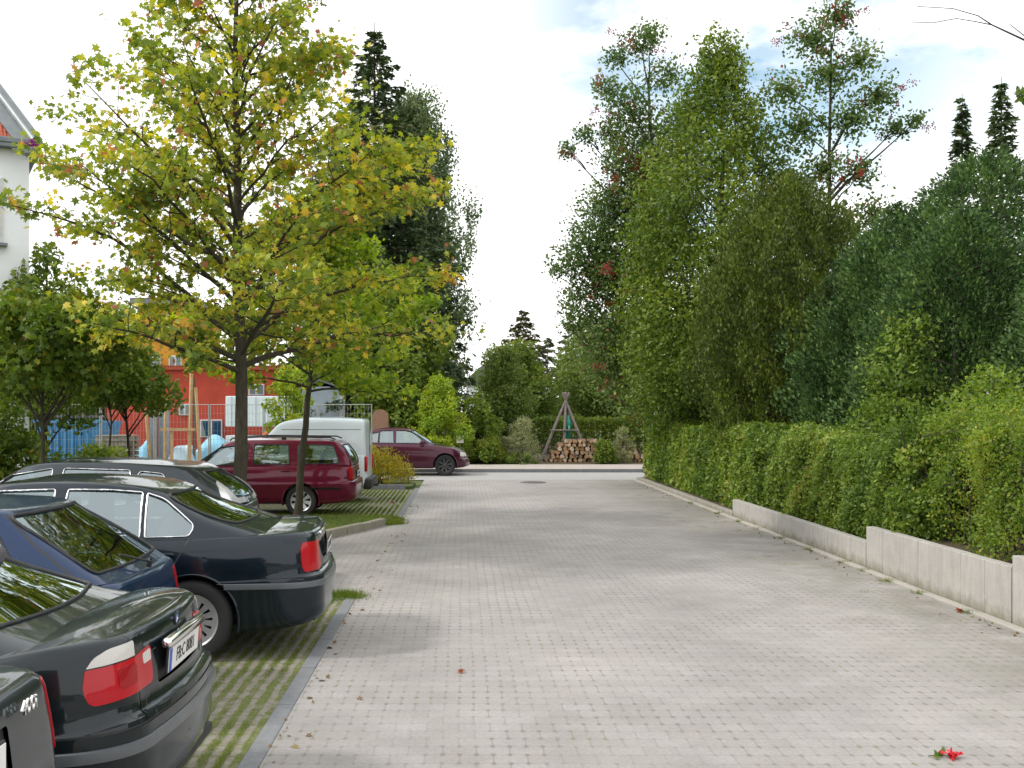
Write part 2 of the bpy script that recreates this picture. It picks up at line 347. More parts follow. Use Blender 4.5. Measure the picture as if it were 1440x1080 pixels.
# concrete retaining wall, three heights, cast from upright slabs
wr = empty('retaining_wall', (5.16, 0, 0), 0, 'low pale concrete wall of upright slabs, stepping down away from camera under the hedge', 'wall')
def wall_run(y0, y1, h):
    n_ = round((y1-y0)/0.5); w = (y1-y0)/n_
    mb = MB()
    for i in range(n_):
        mb.box((0.06+random.uniform(-.002, .002), y0+w*(i+.5), h/2-0.1), (0.12, w-0.006, h+0.2+random.uniform(-.003, .003)), bev=0.006)
    return mb.build('wall_section', m_conc, wr)
wall_run(-6, 9.62, 0.66); wall_run(9.64, 13.1, 0.545); wall_run(13.12, 19.6, 0.34); wall_run(19.62, 30.3, 0.09)
# manhole cover
mc = empty('manhole_cover', (2.0, 29.2, 0.002), 0, 'dark round manhole cover set in the paving near the side road', 'manhole cover')
MB().lathe([(0.0, 0.012), (0.29, 0.012), (0.30, 0.0)], 32).build('lid', plain('cast_iron', (0.07, 0.065, 0.06), 0.7, 0.3), mc)
MB().lathe([(0.31, 0.0), (0.31, 0.013), (0.37, 0.013), (0.375, 0.0)], 32).build('frame', plain('iron_frame', (0.16, 0.15, 0.14), 0.8), mc)
# ------------------------------------------------------------------ cars
m_glass = glass('car_glass'); m_glassd = glass('car_glass_tinted', (0.2, 0.25, 0.25), 1.25, .2)
m_rub = plain('tyre_rubber', (0.022, 0.022, 0.023), 0.85, bmp=0.2); m_blk = plain('black_plastic', (0.02, 0.021, 0.022), 0.55)
m_under = plain('underbody_black', (0.012, 0.012, 0.012), 0.95); m_rim = plain('silver_rim', (0.55, 0.56, 0.57), 0.35, 0.6)
m_chrome = plain('chrome', (0.8, 0.8, 0.8), 0.12, 1.0, 0.03); m_seat = plain('seat_cloth', (0.09, 0.09, 0.095), 0.95)
m_redl = lens('red_lens', (0.46, 0.006, 0.014)); m_clrl = lens('clear_lens', (0.62, 0.60, 0.56)); m_ambl = lens('amber_lens', (0.7, 0.22, 0.02))
m_plate = plain('plate_white', (0.72, 0.72, 0.70), 0.4, var=0.04); m_pblue = plain('plate_blue', (0.02, 0.08, 0.45), 0.4); m_ink = plain('plate_ink', (0.02, 0.02, 0.02), 0.5)
def smooth_prof(pts, sig):
    xs = np.linspace(pts[0][0]-0.6, pts[-1][0]+0.6, 700); ys = np.interp(xs, [p[0] for p in pts], [p[1] for p in pts])
    if sig > 0:
        dx = xs[1]-xs[0]; k = int(3*sig/dx)+1; g = np.exp(-0.5*(np.arange(-k, k+1)*dx/sig)**2); g /= g.sum()
        ys = np.convolve(np.pad(ys, k, mode='edge'), g, 'valid')
    return lambda x: np.interp(x, xs, ys)
def outline(w, xr, xf, rr, rf, br, bf, barrel, NE=14, NC=9, NS=64):
    """half plan outline (y >= 0) from the rear centre round the corner, along the side, to the front centre"""
    def end(x0, s, r, b):
        ye = np.linspace(0, 1, NE)*(w-r); xe = x0+s*b*(ye/w)**2
        a = np.linspace(0, math.pi/2, NC+1)[1:]; p = 0.9
        xc = xe[-1]+s*r*1.15*(1-np.cos(a)**p); yc = w-r+r*np.sin(a)**p
        return np.concatenate([xe, xc]), np.concatenate([ye, yc])
    ax, ay = end(xr, 1, rr, br); bx, by = end(xf, -1, rf, bf)
    sx_ = np.linspace(ax[-1], bx[-1], NS+2)[1:-1]; sy = np.full(NS, w)
    x = np.concatenate([ax, sx_, bx[::-1]]); y = np.concatenate([ay, sy, by[::-1]])
    xm = (xr+xf)/2; hl = (xf-xr)/2
    return x, y*(1-barrel*np.abs((x-xm)/hl)**3)
def ringgrid(rings, cap=None):
    """rings: list of (x,y,z) half outlines, mirrored and stitched; cap: function s -> ring for the closing top"""
    def full(x, y, z):
        return np.concatenate([np.stack([x, y, z], 1), np.stack([x, -y, z], 1)[-2:0:-1]])
    rs = [full(*r) for r in rings]; n = len(rs[0]); v = np.concatenate(rs)
    i = np.arange(n); j = (i+1) % n; f = []
    for k in range(len(rs)-1): f.append(np.stack([k*n+i, (k+1)*n+i, (k+1)*n+j, k*n+j], 1))
    return v, np.concatenate(f), n
def bm_from(v, f):
    me = bpy.data.meshes.new('t'); me.from_pydata(v.tolist(), [], f.tolist()); bm = bmesh.new(); bm.from_mesh(me); bpy.data.meshes.remove(me)
    bmesh.ops.remove_doubles(bm, verts=bm.verts, dist=1e-4); bmesh.ops.dissolve_degenerate(bm, dist=1e-4, edges=bm.edges)
    bm.normal_update(); return bm
def rpoly(pts, r, k=4):
    """round a polygon's corners; r is one radius or one per corner"""
    n = len(pts); out = []
    for i in range(n):
        p = Vector(pts[i]); a = Vector(pts[i-1])-p; b = Vector(pts[(i+1) % n])-p
        ri = r[i] if hasattr(r, '__len__') else r
        if ri <= 0: out.append(tuple(p)); continue
        ri = min(ri, a.length*0.45, b.length*0.45); A = p+a.normalized()*ri; B = p+b.normalized()*ri
        for t in np.linspace(0, 1, k+1): out.append(tuple(A*(1-t)**2+p*2*t*(1-t)+B*t*t))
    return out
def inpoly(u, v, P):
    c = False; n = len(P)
    for i in range(n):
        x1, y1 = P[i]; x2, y2 = P[i-1]
        if (y1 > v) != (y2 > v) and u < (x2-x1)*(v-y1)/(y2-y1+1e-12)+x1: c = not c
    return c
def cut(bm, U, V, poly, filt, setter):
    """cut a polygon drawn in the (U,V) projection into the surface and hand every face inside it to setter"""
    U = Vector(U); V = Vector(V); N = U.cross(V)
    us = [p[0] for p in poly]; vs = [p[1] for p in poly]; bb = (min(us)-.01, max(us)+.01, min(vs)-.01, max(vs)+.01)
    def box(f):
        a = [U.dot(v.co) for v in f.verts]; b = [V.dot(v.co) for v in f.verts]; return min(a), max(a), min(b), max(b)
    n = len(poly)
    for i in range(n):
        p, q = poly[i], poly[(i+1) % n]
        if abs(p[0]-q[0])+abs(p[1]-q[1]) < 1e-5: continue
        e = (min(p[0], q[0])-.004, max(p[0], q[0])+.004, min(p[1], q[1])-.004, max(p[1], q[1])+.004)
        fs = []
        for f in bm.faces:
            if not filt(f): continue
            b = box(f)
            if b[1] > e[0] and b[0] < e[1] and b[3] > e[2] and b[2] < e[3]: fs.append(f)
        if not fs: continue
        co = U*p[0]+V*p[1]; d = U*(q[0]-p[0])+V*(q[1]-p[1]); no = d.cross(N)
        g = list({x for f in fs for x in list(f.verts)+list(f.edges)})+fs
        bmesh.ops.bisect_plane(bm, geom=g, plane_co=co, plane_no=no.normalized(), dist=2e-5)
    bm.normal_update()
    for f in bm.faces:
        if not filt(f): continue
        c = f.calc_center_median(); u, v = U.dot(c), V.dot(c)
        if bb[0] < u < bb[1] and bb[2] < v < bb[3] and inpoly(u, v, poly): setter(f)
def take(bm, sel, name, mats, parent, off=0.0, smooth=40, rim=0.0):
    """lift the faces of one region into an object of their own, moved along their normals"""
    fs = [f for f in bm.faces if sel(f)]
    if not fs: return None, []
    idx = {}; vs = []; out = []; nrm = {}
    for f in fs:
        for v in f.verts: nrm.setdefault(v, Vector()); nrm[v] += f.normal*f.calc_area()
    for f in fs:
        for v in f.verts:
            if v not in idx: idx[v] = len(vs); vs.append(v.co+nrm[v].normalized()*off)
        out.append([idx[v] for v in f.verts])
    loops = []
    S = set(fs); nxt = {}
    for f in fs:
        for l in f.loops:
            if not any(g in S for g in l.edge.link_faces if g is not f): nxt[l.vert] = l.link_loop_next.vert
    seen = set()
    for s in nxt:
        if s in seen: continue
        lp = []; c = s
        while c in nxt and c not in seen: seen.add(c); lp.append(c); c = nxt[c]
        if len(lp) > 3: loops.append([(v.co.copy(), nrm[v].normalized()) for v in lp])
    if rim:      # a turned-in edge so the piece has thickness
        for lp in loops:
            b0 = len(vs)
            for co, n in lp: vs.append(co+n*off); vs.append(co+n*(off-rim))
            k = len(lp)
            for i in range(k): j = (i+1) % k; out.append([b0+2*i, b0+2*i+1, b0+2*j+1, b0+2*j])
    return mesh(name, vs, out, mats, parent, smooth), loops
def looptube(loops, rad, name, mat, parent, off=0.002, keep=lambda c: True):
    mb = MB()
    for lp in loops:
        pts = [c+n*off for c, n in lp]
        run = []
        for p in pts+[pts[0]]:
            if keep(p): run.append(p)
            else:
                if len(run) > 2: mb.tube(run, rad, 6)
                run = []
        if len(run) > 2: mb.tube(run, rad, 6)
    return mb.build(name, mat, parent, 60) if mb.v else None
def make_wheel(parent, c, r, w, side, style, rimmat):
    """side +1: the outer face looks to +y"""
    wh = empty('wheel', c); wh.parent = parent; s = side; h = w/2
    ri = r*0.66
    MB().lathe([(ri, -h*.8*s), (r*.93, -h*s), (r*.985, -h*.75*s), (r, -h*.3*s), (r, h*.3*s), (r*.985, h*.75*s), (r*.93, h*s), (r*.8, h*1.03*s), (ri, h*.85*s)], 40, 'Y').build('tyre', m_rub, wh, 50)
    mb = MB(); yo = h*.85*s
    mb.lathe([(ri, -h*.8*s), (ri*.94, -h*.7*s), (ri*.93, yo*.5), (ri*.93, yo*.9), (ri*1.0, yo*1.03), (ri*1.02, yo*.95)], 40, 'Y')
    mb.lathe([(0.0, yo*.80), (ri*.20, yo*.80), (ri*.26, yo*.72), (ri*.34, yo*.62)], 24, 'Y')
    n, wi = {'slots': (14, .13), 'five': (5, .3), 'spokes': (8, .2), 'steel': (8, .34)}[style]
    for i in range(n):
        a0 = 2*math.pi*(i+.3)/n
        def P(r_, da, y): return (r_*math.cos(a0+da), y, r_*math.sin(a0+da))
        r1, r2 = ri*.28, ri*.97; w1 = min(ri*wi*1.25/r1, math.pi/n*1.02); w2 = ri*wi/r2
        vs = [P(r1, -w1, yo*.66), P(r1, w1, yo*.66), P(r2, w2, yo*.88), P(r2, -w2, yo*.88), P(r1, -w1, yo*.45), P(r1, w1, yo*.45), P(r2, w2, yo*.6), P(r2, -w2, yo*.6)]
        mb.add(vs, [(0, 1, 2, 3), (0, 3, 7, 4), (1, 5, 6, 2), (4, 7, 6, 5)])
    if style == 'slots': mb.lathe([(ri*.78, yo*.82), (ri*.98, yo*.93)], 40, 'Y'); mb.lathe([(ri*.25, yo*.7), (ri*.5, yo*.74)], 40, 'Y')
    mb.build('rim', rimmat, wh, 45)
    MB().lathe([(0.001, yo*.3), (ri*.7, yo*.3), (ri*.93, yo*.2)], 24, 'Y').build('brake_disc', m_under, wh)
    if style == 'slots':
        mb = MB(); q = ri*.155
        for k in range(4):
            a = [k*math.pi/2+j*math.pi/16 for j in range(9)]
            mb.add([(0, yo*.83, 0)]+[(q*math.cos(t), yo*.83, q*math.sin(t)) for t in a], [tuple(range(10))], k % 2)
        mb.lathe([(q, yo*.82), (q*1.3, yo*.81)], 24, 'Y', mi=2)
        mb.build('hub_cap', [plain('badge_white', (.75, .75, .75)), plain('badge_blue', (.03, .2, .55)), m_blk], wh)
    return wh
def plate(parent, c, txt, M, name='number_plate'):
    """c: centre, M: rotation taking +x of the plate to its reading direction and +z out of it"""
    T = Matrix.Translation(c) @ M
    o = MB().box((0, 0, 0), (.535, .125, .012), bev=.004, mi=0).build(name, [m_blk], parent); o.matrix_local = T
    p = MB().box((0, 0, .008), (.52, .11, .004), bev=.0015).build('plate_sheet', m_plate, o)
    b = MB().box((-.238, 0, .0095), (.04, .106, .004)).build('country_band', m_pblue, o)
    me = text_mesh(txt, .092, Matrix.Translation((.02, 0, .0115)) @ Matrix.Diagonal((.84, 1, 1, 1)), .0006); link('lettering', me, m_ink, o)
    return o
def car(name, label, cat, S, loc, rz, group=None):
    root = empty(name, loc, rz, label, cat, group); body_m = S['paint']
    Wd = S['W']/2; xr, xf = S['xr'], S['xf']; zb = S.get('zb', .2)
    ztop = smooth_prof(S['top'], S.get('topsig', .06)); crown = S.get('crown', .035)
    zbf = smooth_prof([(xr, zb+.06), (xr+.5, zb), (xf-.5, zb), (xf, zb+.03)], .1)
    rings = []
    for t, ins, ri_, fi_ in S['levels']:
        x, y = outline(Wd-ins, xr+ri_, xf-fi_, S.get('rr', .3), S.get('rf', .4), S.get('br', .08), S.get('bf', .2), S.get('barrel', .06))
        z = zbf(x)+(ztop(x)-zbf(x))*t; rings.append((x, y, z))
    xl, yl, zl = rings[-1]; kx = np.clip((xl-xl.min())/.16, 0, 1)*np.clip((xl.max()-xl)/.3, 0, 1); kx = kx*kx*(3-2*kx)
    for s in (.985, .95, .88, .78, .65, .5, .35, .2, .08, 0.0):
        rings.append((xl, yl*s, ztop(xl)+crown*(1-s**2.2)*kx))
    v, f, n = ringgrid(rings); bm = bm_from(v, f)
    tl = bm.faces.layers.int.new('r')
    gh = S['gh']; hw = gh['hw']  # half widths at glass bottom and roof edge
    zr = smooth_prof(gh['roof'], .12); base = smooth_prof(S['top'], .06)
    ts = [0, .04, .12, .22, .34, .46, .58, .7, .8, .87, .92, .955, .98, 1.0]; g = []
    for t in ts:
        e = gh.get('edge', .07)*(1-math.sqrt(max(0, 1-(max(0, t-.85)/.15)**2)))
        bow = gh.get('bow', .03)*math.sin(math.pi*min(1, t*1.0))
        xa = gh['xrb']+(gh['xrt']-gh['xrb'])*t - gh.get('rbow', .04)*math.sin(math.pi*t) + e*1.2
        xb = gh['xfb']+(gh['xft']-gh['xfb'])*t + .05*math.sin(math.pi*t) - e*1.2
        x, y = outline(hw[0]+(hw[1]-hw[0])*t+bow-e, xa, xb, gh.get('rr', .16), gh.get('rf', .2), gh.get('br', .1), gh.get('bf', .22), gh.get('barrel', .04))
        zt = zr(x); z0 = base(x)-.012 + (crown*.3); z = z0+(zt-z0)*(t if t < .85 else .85+.15*math.sin(math.pi/2*(t-.85)/.15)); g.append((x, y, z))
    xl, yl, zl = g[-1]; kx = np.clip((xl-xl.min())/.5, 0, 1)*np.clip((xl.max()-xl)/.4, 0, 1); kx = kx*kx*(3-2*kx)
    for s in (.97, .92, .84, .7, .5, .3, .12, 0.0): g.append((xl, yl*s, zl+gh.get('crown', .03)*(1-s**2)*kx))
    gv, gf, _ = ringgrid(g); gb = bm_from(gv, gf); gl = gb.faces.layers.int.new('r')
    X, Y, Z = (1, 0, 0), (0, 1, 0), (0, 0, 1)
    # ---- wheels arches
    wr = S['wr']; axles = S['axles']
    for xa in axles:
        P = [(xa+(wr+.055)*math.cos(a), wr+(wr+.055)*math.sin(a)) for a in np.linspace(0, 2*math.pi, 29)[:-1]]
        P = [(p[0], max(p[1], -.1)) for p in P]
        cut(bm, X, Z, P, lambda f: abs(f.calc_center_median().y) > Wd*.55 and f.calc_center_median().z < 1 and abs(f.normal.z) < .9, lambda f: f.__setitem__(tl, -1))
    # ---- cabin opening under the glasshouse
    x0, x1 = gh['xrb']+.10, gh['xfb']-.06
    cut(bm, X, Y, [(x0, -hw[0]+.1), (x1, -hw[0]+.1), (x1, hw[0]-.1), (x0, hw[0]-.1)], lambda f: f.normal.z > .7 and f.calc_center_median().z > .6, lambda f: f.__setitem__(tl, -1))
    # ---- lamps wrapped round the corners, body gaps, doors
    rid = [1]; jobs = []
    def region(bmx, lay, U, V, poly, filt, nm, mat, off, trim=None, parent=None, rim=0.012):
        k = rid[0]; rid[0] += 1
        cut(bmx, U, V, poly, filt, lambda f: f.__setitem__(lay, k)); jobs.append((bmx, lay, k, nm, mat, off, trim, rim)); return k
    q = 1/math.sqrt(2)
    for nm, mat, poly, r, off in S.get('tail', []):
        for sy in (1, -1):
            P = rpoly([((Wd+xr+s_)*q, z) for s_, z in poly], r)
            region(bm, tl, (q, sy*q, 0), Z, P if True else P, lambda f, sy=sy: f.calc_center_median().y*sy > .12 and f.calc_center_median().x < xr+.6, nm, mat, off)
    for nm, mat, poly, r, off in S.get('head', []):
        for sy in (1, -1):
            P = rpoly([((Wd-xf+s_)*q, z) for s_, z in poly], r)
            region(bm, tl, (-q, sy*q, 0), Z, P, lambda f, sy=sy: f.calc_center_median().y*sy > .12 and f.calc_center_median().x > xf-.7, nm, mat, off)
    for nm, mat, poly, r, off in S.get('rearc', []):
        region(bm, tl, Y, Z, rpoly(poly, r), lambda f: f.normal.x < -.3 and f.calc_center_median().x < xr+.4, nm, mat, off)
    def gap(bmx, lay, U, V, pts, wd, filt, k=99):
        wd *= 1.35
        for p, q_ in zip(pts[:-1], pts[1:]):
            d = (Vector(q_)-Vector(p)).normalized(); n_ = Vector((-d.y, d.x))*wd/2; e = d*wd*.3
            P = [tuple(Vector(p)+n_-e), tuple(Vector(q_)+n_+e), tuple(Vector(q_)-n_+e), tuple(Vector(p)-n_-e)]
            cut(bmx, U, V, P, filt, lambda f: f.__setitem__(lay, k) if f[lay] == 0 else None)
    for sy in ((1,) if S.get('oneside', True) else (1, -1)):
        for pts in S.get('gaps', []):
            gap(bm, tl, X, Z, pts, .009, lambda f: f.calc_center_median().y*sy > Wd*.6 and abs(f.normal.y) > .4)
            gap(gb, gl, X, Z, pts, .009, lambda f: f.calc_center_median().y*sy > .3 and abs(f.normal.y) > .4)
    for pts in S.get('reargaps', []):
        gap(bm, tl, Y, Z, pts, .008, lambda f: f.normal.x < -.3 and f.calc_center_median().x < xr+.4)
    for pts in S.get('topgaps', []):
        gap(bm, tl, X, Y, pts, .008, lambda f: f.normal.z > .5)
    tm = S.get('trim', m_blk)
    if S.get('pillar'):
        for sy in (1, -1): region(gb, gl, X, Z, rpoly(S['pillar'], .03), lambda f, sy=sy: f.calc_center_median().y*sy > .2 and f.calc_center_median().x < -1.5, 'tail_lamp', plain('silver_lamp', (.66, .66, .68), .25, .5), .012)
    for i, (poly, r) in enumerate(S.get('sidewin', [])):
        for sy in (1, -1):
            region(gb, gl, X, Z, rpoly(poly, r), lambda f, sy=sy: f.calc_center_median().y*sy > .3 and abs(f.normal.y) > .35, 'side_window', S.get('glass', m_glass), -.012, (S.get('trimr', .010), tm))
    if S.get('rearwin'):
        poly, r = S['rearwin']
        region(gb, gl, Y, Z, rpoly(poly, r), lambda f: f.normal.x < -.15 and f.calc_center_median().x < (gh['xrt']+.3), 'rear_window', S.get('rglass', m_glassd), -.006, (.012, m_blk))
    if S.get('frontwin'):
        poly, r = S['frontwin']
        region(gb, gl, Y, Z, rpoly(poly, r), lambda f: f.normal.x > .15 and f.calc_center_median().x > (gh['xft']-.3), 'windscreen', m_glass, -.006, (.012, m_blk))
    if S.get('doors'):
        for poly, r in S['doors']:
            region(bm, tl, X, Z, rpoly(poly, r), lambda f: f.calc_center_median().y > Wd*.6 and abs(f.normal.y) > .3 and f[tl] == 0, 'door', body_m, 0.0, None, rim=0.0)
    body = None
    # ---- body mesh: lower body + glasshouse
    mb = MB()
    for bx, ly in ((bm, tl), (gb, gl)):
        fs = [f for f in bx.faces if f[ly] in (0, 99)]; idx = {}
        vs = []; ff = []; mi = []
        for f_ in fs:
            for v_ in f_.verts:
                if v_ not in idx: idx[v_] = len(vs); vs.append(v_.co.copy())
            ff.append([idx[v_] for v_ in f_.verts]); mi.append(1 if f_[ly] == 99 else 0)
        o_ = len(mb.v); mb.v += [tuple(p) for p in vs]; mb.f += [tuple(i+o_ for i in a) for a in ff]; mb.m += mi
    body = mb.build('body', [body_m, m_blk], root, S.get('sharp', 38))
    for bx, ly, k, nm, mat, off, trim, rim in jobs:
        par = body if nm not in ('door', 'side_window', 'rear_window', 'windscreen') else root
        par = root
        o_, lps = take(bx, lambda f, k=k, ly=ly: f[ly] == k, nm, mat, par, off, 40, rim)
        if o_ and trim: looptube(lps, trim[0], 'window_trim', trim[1] if nm == 'side_window' else m_blk, o_, .002)
        if o_ and nm == 'door' and S.get('handle', True):
            xs = [v_.co.x for v_ in o_.data.vertices]; hx = min(xs)+.17; hz = S.get('hz', .88)
            yy = max([v_.co.y for v_ in o_.data.vertices if abs(v_.co.x-hx) < .1 and abs(v_.co.z-hz) < .06] or [Wd])
            MB().box((hx, yy+.012, hz), (.17, .03, .035), bev=.012).build('handle', S.get('handlemat', body_m), o_, 40)
    # ---- arch lips, wells, wheels
    wl = MB()
    for xa in axles:
        for sy in (1, -1):
            mb = MB()
            yw = Wd*(1-S.get('barrel', .06)*abs((xa-(xr+xf)/2)/((xf-xr)/2))**3)-.012
            aa = np.linspace(R(-14), R(194), 26)
            mb.tube([(xa+(wr+.055)*math.cos(a), sy*(yw-.004), wr+(wr+.055)*math.sin(a)) for a in aa], .014, 6); mb.build('arch_lip', body_m, root, 60)
            vs = [(xa+(wr+.06)*math.cos(a), sy*y_, wr+(wr+.06)*math.sin(a)) for a in aa for y_ in (yw-.01, yw-.33)]
            wl.add(vs, [(2*i, 2*i+1, 2*i+3, 2*i+2) for i in range(len(aa)-1)])
            wl.add([(xa+(wr+.06)*math.cos(a), sy*(yw-.33), wr+(wr+.06)*math.sin(a)) for a in aa], [tuple(range(len(aa)))])

    wl.box(((xr+xf)/2, 0, zb+.12), (xf-xr-.7, S['W']-.62, .16)).box(((xr+xf)/2, 0, zb+.03), (axles[1]-axles[0]-2*wr-.16, S['W']-.14, .05))
    wl.box((xr+.3, 0, zb+.09), (.36, S['W']-.5, .05)).box((xf-.35, 0, zb+.09), (.4, S['W']-.6, .05)); wl.build('underbody', m_under, root)
    for xa in axles:
        for sy in (1, -1):
            make_wheel(root, (xa, sy*(Wd-.125), wr), wr, .2, sy, S.get('wheel', 'spokes'), S.get('rimmat', m_rim))
    # ---- cabin
    zs = float(ztop((gh['xrb']+gh['xfb'])/2)); cb = MB(); L0, L1 = gh['xrb']+.12, gh['xfb']-.1
    cb.box(((L0+L1)/2, 0, .34), (L1-L0, S['W']-.3, .03)); cb.box((L1-.05, 0, zs-.16), (.42, S['W']-.34, .28), bev=.08)
    if S.get('shelf', True): cb.box((L0+.22, 0, zs-.06), (.55, S['W']-.34, .03))
    cb.build('cabin_floor', m_under, root)
    for xs_, nn in S.get('seats', ((.15, 2), (-.75, 2))):
        for sy in (1, -1):
            M_ = Matrix.Rotation(R(-12), 4, 'Y')
            MB().box((xs_, sy*.37, .55), (.5, .5, .16), bev=.05).box((xs_-.27, sy*.37, .86), (.14, .48, .62), bev=.05, M=M_).box((xs_-.37, sy*.37, 1.21 if zs > .9 else 1.16), (.09, .25, .16), bev=.035, M=M_).build('seat', m_seat, root, 50)
    for sy in (1, -1):
        if S.get('mirror', True):
            MB().box((gh['xfb']-.42, sy*(Wd+.07), zs+.05), (.13, .2, .13), bev=.04).build('wing_mirror', S.get('mirrormat', body_m), root, 50)
    for fn in S.get('extra', []): fn(root, S, ztop, Wd)
    bm.free(); gb.free(); return root
def band(root, S, ztop, Wd, zlo, zhi, x0, x1, off, name, mat, rear=False):
    """rub strip that follows the plan outline outside the body (sides, or wrapped round the tail)"""
    zb = S.get('zb', .2); lv = S['levels']; xr, xf = S['xr'], S['xf']
    def ringat(zq, o):
        tq = (zq-zb)/(float(ztop(xr+.3))-zb) if rear else (zq-zb)/(float(ztop((x0+x1)/2))-zb)
        a = [np.interp(tq, [l[0] for l in lv], [l[i] for l in lv]) for i in (1, 2, 3)]
        x, y = outline(Wd-a[0]+o, xr+a[1]-o, xf-a[2]+o, S.get('rr', .3), S.get('rf', .4), S.get('br', .08), S.get('bf', .2), S.get('barrel', .06))
        if rear: x = np.concatenate([x[::-1][:-1], x]); y = np.concatenate([-y[::-1][:-1], y])
        return x, y
    for sy in ((1,) if rear else (1, -1)):
        mb = MB(); rows = []
        for zq, o in ((zlo, .001), (zlo+.004, off), ((zlo+zhi)/2, off*1.15), (zhi-.004, off), (zhi, .001)):
            x, y = ringat(zq, o); k = (x < x1) if rear else ((x > x0) & (x < x1) & (y > Wd*.5))
            rows.append([(a, b*sy, zq) for a, b, c in zip(x, y, k) if c])
        n_ = min(len(r) for r in rows); vs = [p for r in rows for p in r[:n_]]
        mb.add(vs, [(j*n_+i, j*n_+i+1, (j+1)*n_+i+1, (j+1)*n_+i) for j in range(4) for i in range(n_-1)]); mb.build(name, mat, root, 60)
MREAR = Matrix(((0, 0, -1, 0), (-1, 0, 0, 0), (0, 1, 0, 0), (0, 0, 0, 1)))   # plate reading from behind: +x -> -y, +y -> +z, +z -> -x
def badge(root, c, r, tilt=0):
    mb = MB()
    for k in range(4):
        a = [k*math.pi/2+j*math.pi/16 for j in range(9)]
        mb.add([(0, 0, 0)]+[(0, r*.72*math.cos(t), r*.72*math.sin(t)) for t in a], [tuple(range(10))], k % 2)
    mb.lathe([(r*.72, 0.001), (r*.75, -.004), (r, -.004), (r*1.04, .003)], 24, 'X', mi=2)
    o = mb.build('badge', [plain('badge_white', (.75, .75, .75)), plain('badge_blue', (.03, .2, .55)), m_blk], root); o.location = c; o.rotation_euler = (0, tilt, 0)
# standard sedan levels: (t, side inset, rear inset, front inset)
SED = [(0, .10, .12, .12), (.03, .06, .05, .06), (.10, .03, .012, .02), (.2, .02, .004, .005), (.30, .012, 0, 0), (.42, .004, 0, 0), (.50, 0, .004, .01), (.535, 0, .012, .015),
       (.55, .002, .045, .03), (.565, .004, .055, .04), (.64, .004, .06, .05), (.72, .006, .066, .06), (.80, .012, .074, .08), (.87, .02, .082, .10), (.93, .030, .088, .13), (.97, .042, .098, .16), (.99, .056, .115, .18), (1.0, .07, .135, .2)]
# ---- near dark sedan (tail lamps red and white)
P_near = paint('black_green_paint', (0.008, 0.012, 0.014), .35)
def near_extra(root, S, ztop, Wd):
    xr = S['xr']
    plate(root, (xr+.055, 0, .845), 'FB:C 8081', Matrix.Rotation(R(-4), 4, 'Y') @ MREAR)
    o = MB().box((xr+.045, 0, .935), (.05, .62, .045), bev=.015, M=Matrix.Translation((0, 0, 0))).build('trunk_handle', m_chrome, root, 50)
    badge(root, (xr+.082, 0, .995), .035, R(-8))
    band(root, S, ztop, Wd, .545, .60, -9, xr+1.05, .014, 'bumper_strip', plain('strip_grey', (.10, .11, .12), .3), True)
    MB().box((xr+.10, 0, .285), (.1, 1.2, .06), bev=.02).build('bumper_grille', m_blk, root)
    mb = MB(); mb.tube([(xr+.25, .52, .25), (xr-.005, .52, .245)], .03, 14).build('exhaust_pipe', m_chrome, root, 60)
